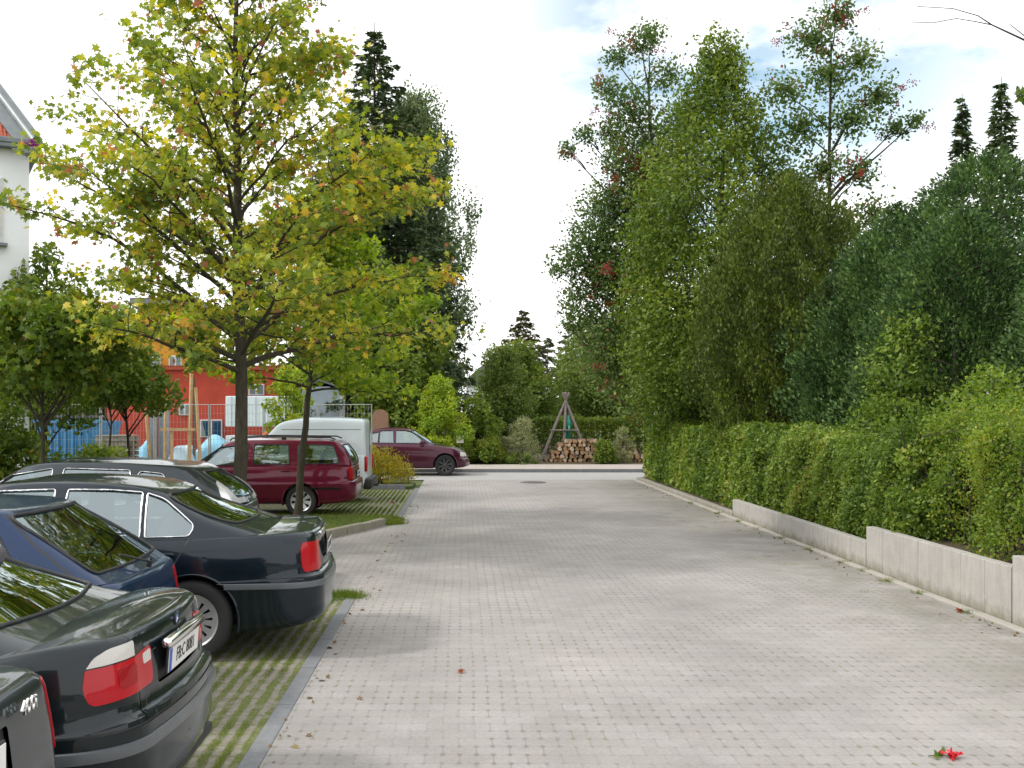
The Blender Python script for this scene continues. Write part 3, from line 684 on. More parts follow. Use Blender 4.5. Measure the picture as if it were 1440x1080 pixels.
E46 = dict(W=1.74, xr=-2.3, xf=2.17, zb=.22, paint=P_near, wr=.315, axles=(-1.30, 1.42), rr=.36, rf=.42, br=.10, bf=.28, barrel=.055, levels=SED, wheel='slots',
    top=[(-2.3, 1.045), (-1.9, 1.02), (-1.6, .965), (-1, .955), (0, .945), (.8, .925), (1.1, .90), (1.7, .82), (2.17, .68)],
    gh=dict(hw=(.80, .56), xrb=-1.90, xrt=-.98, xfb=1.15, xft=.42, roof=[(-1.2, 1.27), (-.95, 1.335), (-.65, 1.385), (-.3, 1.41), (.1, 1.41), (.4, 1.385), (.7, 1.35)], edge=.06, bow=.025, rr=.24, br=.12),
    sidewin=[([(-1.18, .985), (-.62, .98), (-.60, 1.30), (-.86, 1.255), (-1.06, 1.14)], [.03, .01, .02, .06, .05]), ([(-.58, .98), (-.14, .975), (-.16, 1.35), (-.56, 1.335)], .02), ([(-.08, .975), (.86, .965), (.44, 1.30), (.2, 1.345), (-.08, 1.35)], .02)],
    rearwin=([(-.66, 1.06), (.66, 1.06), (.54, 1.315), (-.54, 1.315)], .06), frontwin=([(-.68, .96), (.68, .96), (.55, 1.34), (-.55, 1.34)], .05),
    trim=m_blk, doors=[([(-.98, .3), (-.11, .3), (-.11, .93), (-1.12, .93), (-1.2, .75)], .02), ([(-.10, .3), (.95, .3), (1.0, .9), (-.10, .92)], .02)],
    tail=[('tail_lamp', m_redl, [(-.40, .785), (.12, .77), (.16, .84), (.135, .92), (-.22, .93), (-.40, .95)], [.03, .05, .03, .01, .01, .03], .004),
          ('turn_lamp', m_clrl, [(-.215, .936), (.13, .926), (.08, .966), (-.02, .992), (-.215, 1.0)], [.004, .004, .03, .03, .01], .004),
          ('dark_lens_field', lens('deep_red_lens', (0.33, 0.004, 0.010)), [(-.23, .825), (-.07, .815), (-.06, .90), (-.22, .91)], .025, .006),  # darker red field set into the plain red lens
          ('reversing_lamp', m_clrl, [(-.385, .885), (-.30, .88), (-.30, .925), (-.385, .935)], .01, .007), ('bumper_gap', m_blk, [(-.86, .652), (.56, .652), (.56, .662), (-.86, .662)], 0, -.004), ('panel_gap', m_blk, [(-.250, .664), (-.241, .664), (-.241, .774), (-.250, .774)], 0, -.004)],
    head=[('headlight', m_clrl, [(-.42, .56), (.18, .58), (.14, .70), (-.42, .68)], .03, .003)],
    rearc=[('plate_recess', m_blk, [(-.33, .76), (.33, .76), (.31, .925), (-.31, .925)], .03, -.02)],
    reargaps=[[(-.62, .655), (.62, .655)], [(-.47, .66), (-.455, .745)], [(-.5, .94), (-.56, 1.04)], [(.47, .66), (.455, .745)], [(.5, .94), (.56, 1.04)]],
    topgaps=[[(-2.25, .62), (-1.86, .645)], [(-2.25, -.62), (-1.86, -.645)]], gaps=[], extra=[near_extra])
# ---- dark blue sedan in profile
P_e39 = paint('dark_blue_paint', (0.008, 0.014, 0.021), .45)
def e39_extra(root, S, ztop, Wd):
    xr = S['xr']
    plate(root, (xr+.05, 0, .83), 'M·CK 5280', Matrix.Rotation(R(-4), 4, 'Y') @ MREAR); badge(root, (xr+.10, 0, 1.0), .037, R(-8))
    band(root, S, ztop, Wd, .575, .625, -9, xr+.95, .014, 'bumper_strip', plain('strip_grey', (.10, .11, .12), .3), True)
    band(root, S, ztop, Wd, .60, .655, xr+1.62, xr+3.9, .012, 'rub_strip', plain('strip_grey', (.10, .11, .12), .3))
    MB().box((xr+.1, 0, .97), (.03, .7, .03), bev=.01).build('trunk_handle', m_chrome, root, 50)
E39 = dict(W=1.80, xr=-2.39, xf=2.385, zb=.215, paint=P_e39, wr=.325, axles=(-1.30, 1.53), rr=.34, rf=.42, br=.09, bf=.26, barrel=.055, levels=SED, wheel='slots',
    crown=.02, top=[(-2.39, 1.015), (-2.0, 1.015), (-1.7, .995), (-1.2, .975), (0, .955), (.9, .935), (1.25, .91), (1.8, .83), (2.38, .69)],
    gh=dict(hw=(.83, .58), xrb=-1.98, xrt=-1.10, xfb=1.25, xft=.45, roof=[(-1.35, 1.27), (-1.1, 1.345), (-.8, 1.40), (-.4, 1.43), (0, 1.432), (.4, 1.405), (.75, 1.36)], edge=.07, bow=.03, rr=.24, br=.12),
    sidewin=[([(-1.27, 1.0), (-.925, .995), (-.905, 1.335), (-1.04, 1.29), (-1.20, 1.17), (-1.31, 1.08)], [.03, .008, .008, .05, .08, .05]), ([(-.885, .995), (-.26, .985), (-.27, 1.37), (-.6, 1.365), (-.865, 1.343)], .015), ([(-.16, .985), (.98, .97), (.50, 1.32), (.25, 1.36), (-.17, 1.372)], .02)],
    rearwin=([(-.66, 1.085), (.66, 1.085), (.56, 1.325), (-.56, 1.325)], .06), frontwin=([(-.7, .97), (.7, .97), (.57, 1.355), (-.57, 1.355)], .05),
    trim=m_chrome, trimr=.0075, hz=.865, doors=[([(-.93, .3), (-.215, .3), (-.215, .965), (-1.27, .975), (-1.20, .82), (-1.08, .62)], .03), ([(-.205, .3), (1.0, .3), (1.05, .93), (-.205, .96)], .02)],
    tail=[('tail_lamp', m_redl, [(-.34, .70), (.07, .695), (.105, .77), (.095, .895), (.06, .935), (-.34, .93)], [.02, .03, .03, .03, .03, .02], .004), ('bumper_gap', m_blk, [(-.86, .652), (.56, .652), (.56, .662), (-.86, .662)], 0, -.004), ('panel_gap', m_blk, [(-.250, .664), (-.241, .664), (-.241, .690), (-.250, .690)], 0, -.004)],
    head=[('headlight', m_clrl, [(-.42, .56), (.18, .58), (.14, .70), (-.42, .68)], .03, .003)],
    rearc=[('plate_recess', m_blk, [(-.33, .755), (.33, .755), (.31, .92), (-.31, .92)], .03, -.02)],
    reargaps=[[(-.7, .66), (.7, .66)]], topgaps=[[(-2.33, .66), (-2.0, .68)], [(-2.33, -.66), (-2.0, -.68)]],
    gaps=[[(-1.28, .985), (-1.19, .82), (-1.07, .64)]], extra=[e39_extra])
PI = math.pi
e46 = car('parked_car', 'black four-door car whose whole tail with red and white lamps shows near the camera', 'car', E46, (-1.32-2.3, 5.02, 0), PI)
e39 = car('parked_car', 'dark blue sedan with bright window trim and a silver slotted wheel on grass paving', 'car', E39, (-1.15-2.385, 8.97, 0), PI+R(4))
# ---- blue hatchback between them
P_blue = paint('mid_blue_paint', (0.010, 0.028, 0.080), .45)
def wiper(root, S, ztop, Wd):
    gh = S['gh']; c = Vector((gh['xrb']+.02, 0, 1.02))
    MB().tube([(gh['xrb']-.03, 0, .98), (gh['xrb']+.10, .25, 1.06)], .009, 6).lathe([(0, .03), (.03, .02), (.035, 0)], 12, 'X', (gh['xrb']-.03, 0, .97)).build('rear_wiper', m_blk, root)
HB = dict(W=1.66, xr=-1.95, xf=2.0, zb=.22, paint=P_blue, wr=.30, axles=(-1.15, 1.3), rr=.26, rf=.36, br=.07, bf=.2, barrel=.05, levels=SED, wheel='steel',
    top=[(-1.95, .93), (-1.75, .935), (-1.5, .925), (-1, .915), (.7, .90), (1.0, .88), (1.6, .8), (2.0, .66)],
    gh=dict(hw=(.77, .55), xrb=-1.80, xrt=-1.12, xfb=1.0, xft=.35, roof=[(-1.2, 1.37), (-.7, 1.40), (-.2, 1.405), (.35, 1.38), (.6, 1.35)], edge=.05, bow=.02, rr=.16, br=.08, rbow=.02),
    sidewin=[([(-1.28, .95), (-.42, .945), (-.42, 1.33), (-1.0, 1.32)], .03), ([(-.32, .945), (.72, .94), (.32, 1.31), (-.32, 1.335)], .03)],
    rearwin=([(-.62, .985), (.62, .985), (.53, 1.345), (-.53, 1.345)], .05), frontwin=([(-.66, .93), (.66, .93), (.53, 1.33), (-.53, 1.33)], .05), rglass=m_glass,
    tail=[('tail_lamp', m_redl, [(-.2, .62), (.04, .62), (.08, .87), (-.2, .87)], .02, .004)], head=[('headlight', m_clrl, [(-.35, .54), (.1, .55), (.08, .68), (-.35, .66)], .02, .003)],
    doors=[([(-.9, .3), (-.38, .3), (-.37, .92), (-1.1, .93), (-1.1, .7)], .02), ([(-.36, .3), (.8, .3), (.85, .9), (-.36, .92)], .02)],
    gaps=[[(-1.62, .95), (-1.3, 1.17), (-1.06, 1.36)]], extra=[wiper])
car('parked_car', 'blue hatchback with sloping rear window squeezed between the two black and dark blue sedans', 'car', HB, (-2.02-1.95, 7.02, 0), PI)
# ---- dark grey estate behind the blue sedan
P_grey = paint('dark_grey_paint', (0.028, 0.032, 0.038), .55)
def est_extra(root, S, ztop, Wd):
    gh = S['gh']
    for sy in (1, -1): MB().tube([(gh['xrb']-.035, sy*.735, .98), (gh['xrb']-.0, sy*.73, 1.12), (gh['xrb']+.10, sy*.69, 1.25), (gh['xrb']+.24, sy*.63, 1.345)], [.035, .042, .042, .03], 8).build('tail_lamp', plain('silver_lamp', (.66, .66, .68), .25, .5), root, 60)
EST = dict(W=1.74, xr=-2.2, xf=2.1, zb=.22, paint=P_grey, wr=.31, axles=(-1.25, 1.4), rr=.25, rf=.4, br=.06, bf=.25, barrel=.05, levels=SED, wheel='five',
    top=[(-2.2, .98), (-1.7, .99), (-.9, .965), (.8, .93), (1.1, .90), (1.7, .80), (2.1, .66)],
    gh=dict(hw=(.80, .56), xrb=-2.12, xrt=-1.60, xfb=1.15, xft=.35, roof=[(-2.0, 1.33), (-1.5, 1.41), (-.8, 1.45), (-.1, 1.455), (.35, 1.42), (.7, 1.36)], edge=.07, bow=.03, rr=.22, br=.12, rbow=.12),
    sidewin=[([(-1.38, 1.05), (-1.02, 1.02), (-1.02, 1.36), (-1.30, 1.33)], .05), ([(-.93, 1.01), (-.2, 1.0), (-.2, 1.39), (-.93, 1.37)], .03), ([(-.08, 1.0), (.85, .97), (.4, 1.31), (-.08, 1.39)], .03)],
    rearwin=([(-.46, 1.05), (.46, 1.05), (.40, 1.34), (-.40, 1.34)], .06), frontwin=([(-.68, .96), (.68, .96), (.55, 1.34), (-.55, 1.34)], .05),
    trim=m_chrome, trimr=.005, doors=[([(-.9, .3), (-.15, .3), (-.15, .95), (-1.05, .97)], .03), ([(-.14, .3), (.9, .3), (.95, .9), (-.14, .95)], .02)],
    gaps=[[(-1.93, 1.02), (-1.66, 1.30)]], pillar=[(-2.16, .99), (-1.98, .99), (-1.88, 1.18), (-1.68, 1.37), (-1.86, 1.38), (-2.08, 1.25)])
car('parked_car', 'dark grey estate with a silver curved tail post, half hidden behind the dark blue sedan', 'car', EST, (-2.36-2.2, 11.8, 0), PI)
# ---- cherry red estate
P_red = paint('cherry_red_paint', (0.15, 0.008, 0.028), .3)
def red_extra(root, S, ztop, Wd):
    for sy in (1, -1):
        MB().tube([(-1.75, sy*.53, 1.475), (-1.65, sy*.53, 1.515), (-.3, sy*.54, 1.53), (.25, sy*.53, 1.50), (.3, sy*.53, 1.455)], .016, 6).box((-.75, sy*.535, 1.49), (.09, .04, .06)).build('roof_rail', m_blk, root, 60)
    plate(root, (S['xr']+.06, 0, .80), 'FB·HA 88', MREAR)
    band(root, S, ztop, Wd, .52, .565, S['xr']+.3, S['xr']+.95, .012, 'rub_strip', P_red)
REDW = dict(W=1.70, xr=-2.2, xf=2.1, zb=.24, paint=P_red, wr=.30, axles=(-1.12, 1.4), rr=.22, rf=.36, br=.05, bf=.22, barrel=.045, levels=SED, wheel='spokes',
    top=[(-2.2, .99), (-1.7, .985), (-.9, .97), (.8, .94), (1.1, .91), (1.7, .81), (2.1, .68)],
    gh=dict(hw=(.79, .60), xrb=-2.13, xrt=-1.86, xfb=1.15, xft=.45, roof=[(-2.1, 1.40), (-1.7, 1.45), (-.8, 1.475), (0, 1.465), (.5, 1.42), (.8, 1.36)], edge=.06, bow=.025, rr=.14, br=.06, rbow=.05),
    sidewin=[([(-1.86, 1.02), (-1.05, 1.01), (-1.05, 1.37), (-1.72, 1.37)], [.06, .03, .03, .08]), ([(-.9, 1.005), (-.2, 1.0), (-.2, 1.38), (-.86, 1.375)], .03), ([(-.08, 1.0), (.88, .97), (.48, 1.32), (-.08, 1.385)], .03)],
    rearwin=([(-.6, 1.04), (.6, 1.04), (.52, 1.37), (-.52, 1.37)], .05), frontwin=([(-.68, .97), (.68, .97), (.56, 1.36), (-.56, 1.36)], .05), shelf=False, rglass=m_glass,
    tail=[('tail_lamp', m_redl, [(-.16, .72), (.07, .72), (.05, 1.0), (-.16, 1.0)], .02, .004)], head=[('headlight', m_clrl, [(-.35, .54), (.1, .55), (.08, .68), (-.35, .66)], .02, .003)],
    doors=[([(-.8, .3), (-.15, .3), (-.15, .96), (-1.0, .975), (-.98, .78)], .02), ([(-.14, .3), (.9, .3), (.95, .92), (-.14, .95)], .02)], gaps=[], extra=[red_extra])
car('parked_car', 'cherry red estate with black roof rails, parked behind the small tree on grass paving', 'car', REDW, (-2.03-2.2, 20.45, 0), PI)
# ---- white van
P_wht = paint('white_paint', (0.80, 0.80, 0.79), 0.0, .1)
def van_extra(root, S, ztop, Wd):
    xr = S['xr']
    for sy in (1, -1):
        MB().box((xr+.03, sy*(Wd-.09), .86), (.07, .13, .34), bev=.02).build('tail_lamp', m_redl, root, 50)
    MB().box((xr-.0, 0, .42), (.18, 1.6, .24), bev=.04).build('rear_bumper', m_blk, root, 50)
    MB().tube([(xr+.2, 0, .36), (xr-.16, 0, .34), (xr-.2, 0, .42)], .025, 8).lathe([(0, .1), (.02, .095), (.026, .075), (.02, .05), (.012, .04)], 12, 'Z', (xr-.2, 0, .37)).build('tow_bar', m_blk, root, 50)
    MB().box((xr+.012, 0, 1.25), (.012, .012, 1.1)).build('door_gap', m_blk, root)
VAN = dict(W=1.68, xr=-2.05, xf=1.80, zb=.28, paint=P_wht, wr=.30, axles=(-1.25, 1.15), rr=.08, rf=.3, br=.02, bf=.2, barrel=.02, wheel='steel',
    levels=[(0, .08, .04, .1), (.05, .04, .02, .04), (.2, .01, .01, .0), (.5, 0, .008, .02), (.8, .005, .01, .06), (.95, .015, .015, .1), (1, .03, .02, .14)],
    top=[(-2.05, 1.05), (.3, 1.05), (.7, 1.0), (1.05, .92), (1.55, .80), (1.8, .65)],
    gh=dict(hw=(.81, .74), xrb=-2.035, xrt=-2.0, xfb=.95, xft=.05, roof=[(-2.05, 1.85), (-1.5, 1.87), (-.65, 1.87), (-.15, 1.80), (.25, 1.62), (.55, 1.5)], edge=.12, bow=.02, rr=.08, br=.02, rbow=.0),
    sidewin=[([(-.1, 1.05), (.7, 1.03), (.25, 1.45), (-.1, 1.47)], .03)], frontwin=([(-.66, 1.05), (.66, 1.05), (.6, 1.55), (-.6, 1.55)], .05), shelf=False,
    gaps=[[(-1.9, 1.62), (-.15, 1.62)]], seats=((.1, 2),), extra=[van_extra])
car('delivery_van', 'white high-roofed delivery van standing just behind the red estate', 'van', VAN, (-2.12-2.05, 23.45, 0), PI)
# ---- maroon saloon on the side road, facing right
P_mar = paint('maroon_paint', (0.085, 0.012, 0.03), .4)
MAR = dict(E46); MAR.update(paint=P_mar, extra=[], wheel='spokes', rimmat=plain('dull_rim', (.06, .06, .065), .5, .4), tail=[('tail_lamp', m_redl, [(-.3, .74), (.12, .74), (.12, .93), (-.3, .93)], .02, .004)], rearc=[], reargaps=[], topgaps=[], trim=m_blk, glass=m_glass)
o = car('parked_car', 'maroon car by the far kerb of the side road, its nose pointing right', 'car', MAR, (.16-2.2, 33.1, 0), 0); o.scale = (1.04, 1.0, 1.06)
# ---- nearest car, only its tail corner in view
P_crn = paint('graphite_paint', (0.035, 0.038, 0.040), .5)
def corner_extra(root, S, ztop, Wd):
    xr = S['xr']
    plate(root, (xr+.045, .03, .93), 'RO·VU 14', MREAR)
    me = text_mesh('400i', .07, Matrix.Translation((xr+.066, -.47, 1.03)) @ MREAR, .004); link('badge_lettering', me, m_chrome, root)
    MB().box((xr+.03, 0, .60), (.1, 1.5, .12), bev=.03).build('bumper_strip', m_chrome, root, 50)
CRN = dict(E46); CRN.update(paint=P_crn, rr=.14, br=.03, extra=[corner_extra], tail=[('tail_lamp', m_redl, [(-.05, .80), (.20, .80), (.22, 1.0), (.12, 1.055), (-.05, 1.055)], .02, .006)], topgaps=[], reargaps=[[(-.6, .68), (.6, .68)]], doors=[], wheel='five',
    top=[(-2.3, 1.09), (-1.9, 1.09), (-1.6, .98), (-1, .955), (0, .945), (.8, .925), (1.1, .90), (1.7, .82), (2.17, .68)], rearc=[('plate_recess', m_blk, [(-.36, .82), (.36, .82), (.36, 1.0), (-.36, 1.0)], .02, -.015)])
car('parked_car', 'graphite car cut off at the bottom left corner, showing only its tail edge', 'car', CRN, (-1.37-2.3, 2.92, 0), PI)
# ------------------------------------------------------------------ plants
def nrmz(a): return a/np.maximum(np.linalg.norm(a, axis=-1, keepdims=True), 1e-9)
TPL = {
 'oval': (np.array([[0, -.5, 0], [.30, -.05, .06], [0, .5, 0], [-.30, -.05, .06]]), [(0, 1, 2, 3)]),
 'blade': (np.array([[-.04, 0, 0], [.04, 0, 0], [.0, 1, .25]]), [(0, 1, 2)]),
 'needle': (np.array([[-.06, -.5, 0], [.06, -.5, 0], [.09, .1, 0.03], [0, .5, 0], [-.09, .1, .03]]), [(0, 1, 2, 3, 4)]),
 'maple': (np.array([[0, -.5, 0], [.16, -.22, .03], [.46, -.22, -.05], [.27, .0, .04], [.50, .22, -.04], [.17, .2, .04], [0, .56, -.05], [-.17, .2, .04], [-.50, .22, -.04], [-.27, 0, .04], [-.46, -.22, -.05], [-.16, -.22, .03]]), [(0, 1, 5, 6, 7, 11), (1, 2, 3, 4, 5), (11, 7, 8, 9, 10)]),
 'spray': (np.array([[0, -.5, 0], [.10, -.1, .03], [.30, .15, -.04], [.13, .18, .02], [0, .55, .04], [-.13, .18, .02], [-.30, .15, -.04], [-.10, -.1, .03]]), [(0, 1, 3, 4, 5, 7), (1, 2, 3), (7, 5, 6)]),
}
def leaf_mesh(name, P, size, tint, mat, parent, kind='oval', axis=None, aw=0.0, nrm=None, nw=0.0, seed=0):
    """one mesh of many small separate leaves; axis pulls the leaf's length, nrm its face"""
    g = np.random.default_rng(seed+len(P)); N = len(P); T, F = TPL[kind]
    b = nrmz(g.normal(size=(N, 3)))
    if axis is not None: b = nrmz(b*(1-aw)+np.asarray(axis)*aw)
    n = g.normal(size=(N, 3))
    if nrm is not None: n = nrmz(n)*(1-nw)+np.asarray(nrm)*nw
    t = nrmz(np.cross(b, n)); n = np.cross(t, b); s = np.broadcast_to(np.asarray(size, float), (N,))[:, None, None]
    V = P[:, None, :]+s*(T[None, :, 0:1]*t[:, None, :]+T[None, :, 1:2]*b[:, None, :]+T[None, :, 2:3]*n[:, None, :])
    k = len(T); V = V.reshape(-1, 3); fl = [len(f) for f in F]; cc = np.concatenate([np.array(f) for f in F]); nl = len(cc)
    loops = (np.arange(N)[:, None]*k+cc[None, :]).ravel(); starts = np.concatenate([[0], np.cumsum(fl)[:-1]])
    ls = (np.arange(N)[:, None]*nl+starts[None, :]).ravel(); lt = np.tile(fl, N)
    me = bpy.data.meshes.new(name); me.vertices.add(len(V)); me.vertices.foreach_set('co', V.astype(np.float32).ravel())
    me.loops.add(len(loops)); me.loops.foreach_set('vertex_index', loops.astype(np.int32))
    me.polygons.add(len(ls)); me.polygons.foreach_set('loop_start', ls.astype(np.int32)); me.polygons.foreach_set('loop_total', lt.astype(np.int32))
    me.update(calc_edges=True)
    at_ = me.attributes.new('tint', 'FLOAT', 'FACE'); at_.data.foreach_set('value', np.repeat(np.clip(tint, 0, 1), len(F)).astype(np.float32))
    return link(name, me, mat, parent)
def tubes_mesh(name, paths, mat, parent, n=6):
    """paths: list of (points, radii) merged into one branching mesh"""
    mb = MB()
    for p, r in paths: mb.tube(p, r, n if r[0] > .03 else 4, cap=False)
    return mb.build(name, mat, parent, 180)
def wob(p0, p1, k, amp, g, sag=0.0):
    p0 = np.array(p0, float); p1 = np.array(p1, float); t = np.linspace(0, 1, k)[:, None]; p = p0+(p1-p0)*t
    L = np.linalg.norm(p1-p0); w = np.cumsum(g.normal(size=(k, 3)), 0)*amp*L/k; w -= w[0]; w = w*(t*(1-t)*3+.15*t)
    p = p+w; p[:, 2] += sag*L*np.sin(np.pi*t[:, 0])*1.0; return p
m_bark = barkmat('grey_bark', (0.026, 0.022, 0.014), (0.075, 0.065, 0.042)); m_barkd = barkmat('dark_bark', (0.03, 0.022, 0.016), (0.075, 0.058, 0.045))
m_birch = barkmat('birch_bark', (0.05, 0.05, 0.05), (0.55, 0.53, 0.5), 3, 9)
M_maple = leafmat('maple_leaves', [(0, (0.098, 0.161, 0.032)), (.4, (0.263, 0.329, 0.046)), (.74, (0.524, 0.490, 0.058)), (.82, (0.700, 0.566, 0.078)), (.90, (0.481, 0.217, 0.078)), (1, (0.350, 0.132, 0.092))], .42)
M_lime = leafmat('young_maple_leaves', [(0, (0.109, 0.191, 0.024)), (.5, (0.273, 0.375, 0.039)), (.9, (0.489, 0.527, 0.064)), (1, (0.454, 0.304, 0.064))], .45)
M_spruce = leafmat('spruce_needles', [(0, (0.028, 0.057, 0.023)), (.6, (0.080, 0.123, 0.043)), (1, (0.171, 0.190, 0.069))], .1, .6)
M_birch = leafmat('birch_leaves', [(0, (0.046, 0.084, 0.031)), (.5, (0.100, 0.160, 0.055)), (1, (0.198, 0.252, 0.094))], .35)
M_green = leafmat('green_leaves', [(0, (0.044, 0.083, 0.014)), (.5, (0.118, 0.184, 0.024)), (1, (0.259, 0.304, 0.043))], .35)
M_rowan = leafmat('rowan_leaves', [(0, (0.043, 0.085, 0.022)), (.55, (0.100, 0.168, 0.039)), (.85, (0.171, 0.230, 0.062)), (.93, (0.214, 0.092, 0.047)), (1, (0.285, 0.077, 0.047))], .35)
M_thu = leafmat('yellow_green_thuja', [(0, (0.032, 0.051, 0.006)), (.5, (0.074, 0.107, 0.011)), (1, (0.139, 0.187, 0.020))], .18, .6)
M_thd = leafmat('dark_thuja', [(0, (0.018, 0.049, 0.016)), (.5, (0.060, 0.122, 0.031)), (1, (0.160, 0.254, 0.063))], .15, .6)
M_hedge = leafmat('hedge_leaves', [(0, (0.059, 0.116, 0.020)), (.5, (0.157, 0.239, 0.036)), (.9, (0.298, 0.386, 0.067)), (1, (0.364, 0.309, 0.084))], .35)
M_shrub = leafmat('shrub_leaves', [(0, (0.052, 0.106, 0.017)), (.5, (0.134, 0.212, 0.029)), (.85, (0.248, 0.329, 0.043)), (1, (0.393, 0.360, 0.057))], .4)
M_gold = leafmat('golden_bush', [(0, (0.130, 0.138, 0.010)), (.5, (0.338, 0.287, 0.015)), (1, (0.546, 0.414, 0.025))], .35)
M_pale = leafmat('pale_bush', [(0, (0.12, 0.15, 0.06)), (.5, (0.27, 0.29, 0.13)), (1, (0.45, 0.45, 0.26))], .3)
M_willow = leafmat('willow_leaves', [(0, (0.060, 0.105, 0.018)), (.5, (0.128, 0.189, 0.036)), (1, (0.240, 0.294, 0.066))], .35)
M_brownfir = leafmat('brown_fir', [(0, (0.038, 0.045, 0.017)), (.5, (0.083, 0.083, 0.028)), (1, (0.165, 0.135, 0.049))], .15)
M_autumn = leafmat('autumn_shrub', [(0, (0.052, 0.100, 0.014)), (.55, (0.130, 0.200, 0.024)), (.85, (0.260, 0.272, 0.036)), (1, (0.338, 0.129, 0.036))], .35)
M_berry = plain('red_berries', (0.30, 0.025, 0.015), .4); M_grass = leafmat('grass_blades', [(0, (0.05, 0.09, 0.01)), (.5, (0.12, 0.18, 0.02)), (.9, (0.2, 0.25, 0.035)), (1, (0.3, 0.25, 0.08))], .4)
def maple(name, base, H, trunk_r, zc, env, mat, label, n_limb, leaf, dens, seed, lean=(0, 0), cat='tree', group=None, limb_up=.42):
    """a single-leader tree with visible limbs; env(zfrac)->radius of the crown between zc and H"""
    g = np.random.default_rng(seed); root = empty(name, base, 0, label, cat, group)
    k = 14; tr = np.stack([np.linspace(0, lean[0], k), np.linspace(0, lean[1], k), np.linspace(-.05, H, k)], 1)
    tr[2:, :2] += np.cumsum(g.normal(size=(k-2, 2))*.022, 0)
    rad = trunk_r*(1-np.linspace(0, 1, k)*.94)**.85; rad[0] *= 1.25
    trunk_at = lambda z: np.array([np.interp(z, tr[:, 2], tr[:, 0]), np.interp(z, tr[:, 2], tr[:, 1]), z])
    r_at = lambda z: np.interp(z, tr[:, 2], rad)
    paths = [(tr, rad)]; tips = []
    az = g.uniform(0, 6.28)
    for i in range(n_limb):
        f = (i+.5)/n_limb; z0 = zc-.1+(H-zc)*f**1.12*.92; az += 2.4+g.normal()*.25
        up = limb_up*(.35+.65*min(1, f*4))+.5*f+g.normal()*.08; zt = min(H-.05, z0+.9*up*env(min(1, (z0-zc)/(H-zc)+.1)))
        fr = (zt-zc)/(H-zc); rr_ = env(min(1, max(0, fr)))*g.uniform(.78, 1.08)
        p0 = trunk_at(z0); p1 = trunk_at(zt)+np.array([math.cos(az)*rr_, math.sin(az)*rr_, 0]); p1[2] = zt
        L = np.linalg.norm(p1-p0); pth = wob(p0, p1, 9, .16, g, .05); lr = min(r_at(z0)*.5, .008+L*.012)
        paths.append((pth, lr*(1-np.linspace(0, 1, 9)*.85)))
        m = max(4, int(L*4.2))
        for j in range(m):
            u = .16+.84*(j+g.uniform(0, 1))/m; q = pth[0]*0+np.array([np.interp(u, np.linspace(0, 1, 9), pth[:, c]) for c in range(3)])
            d = nrmz((p1-p0)[None])[0]; sgn = 1 if j % 2 else -1; side = np.array([-math.sin(az), math.cos(az), 0])*sgn
            dd = nrmz((d*.75+side*.85+np.array([0, 0, g.uniform(-.1, .45)])+g.normal(size=3)*.12)[None])[0]
            l2 = (.28+.42*L*(1-u*.75)*.62)*g.uniform(.6, 1.15); e = q+dd*l2
            paths.append((wob(q, e, 4, .15, g), np.linspace(lr*(1-u*.8)*.5, .003, 4)))
            for w in np.linspace(.35, 1.05, max(2, int(l2/.16))): tips.append(q+(e-q)*w+g.normal(size=3)*.05)
        tips.append(p1)
    top = trunk_at(H); 
    for z in np.linspace(H-.8, H+.1, 6): tips.append(np.array([top[0], top[1], z])+g.normal(size=3)*.08)
    tips = np.array(tips)
    tubes_mesh('trunk', paths, m_bark, root, 8)
    n = g.poisson(dens*np.exp(g.normal(size=len(tips))*.75-.2)); c = np.repeat(tips, n, 0); cv = np.repeat(g.normal(size=len(tips))*.16, n)
    P = c+g.normal(size=c.shape)*np.array([.115, .115, .07]); P[:, 2] -= .03
    up = nrmz(np.array([[0, 0, 1.]])+g.normal(size=P.shape)*.5)
    out = P-np.array([0, 0, 1])*P; out = nrmz(out*np.array([1, 1, 0])+1e-6)
    t = np.clip(g.beta(2, 2.2, len(P))*.8+cv+.02, 0, .82); br = g.uniform(size=len(P)) < .045+.10*(cv > .18); t[br] = g.uniform(.84, 1, br.sum())
    leaf_mesh('crown', P, leaf*g.uniform(.4, 1.25, len(P)), t, mat, root, 'maple', out*np.array([1, 1, 1])+np.array([0, 0, -.35]), .5, up, .55, seed)
    return root
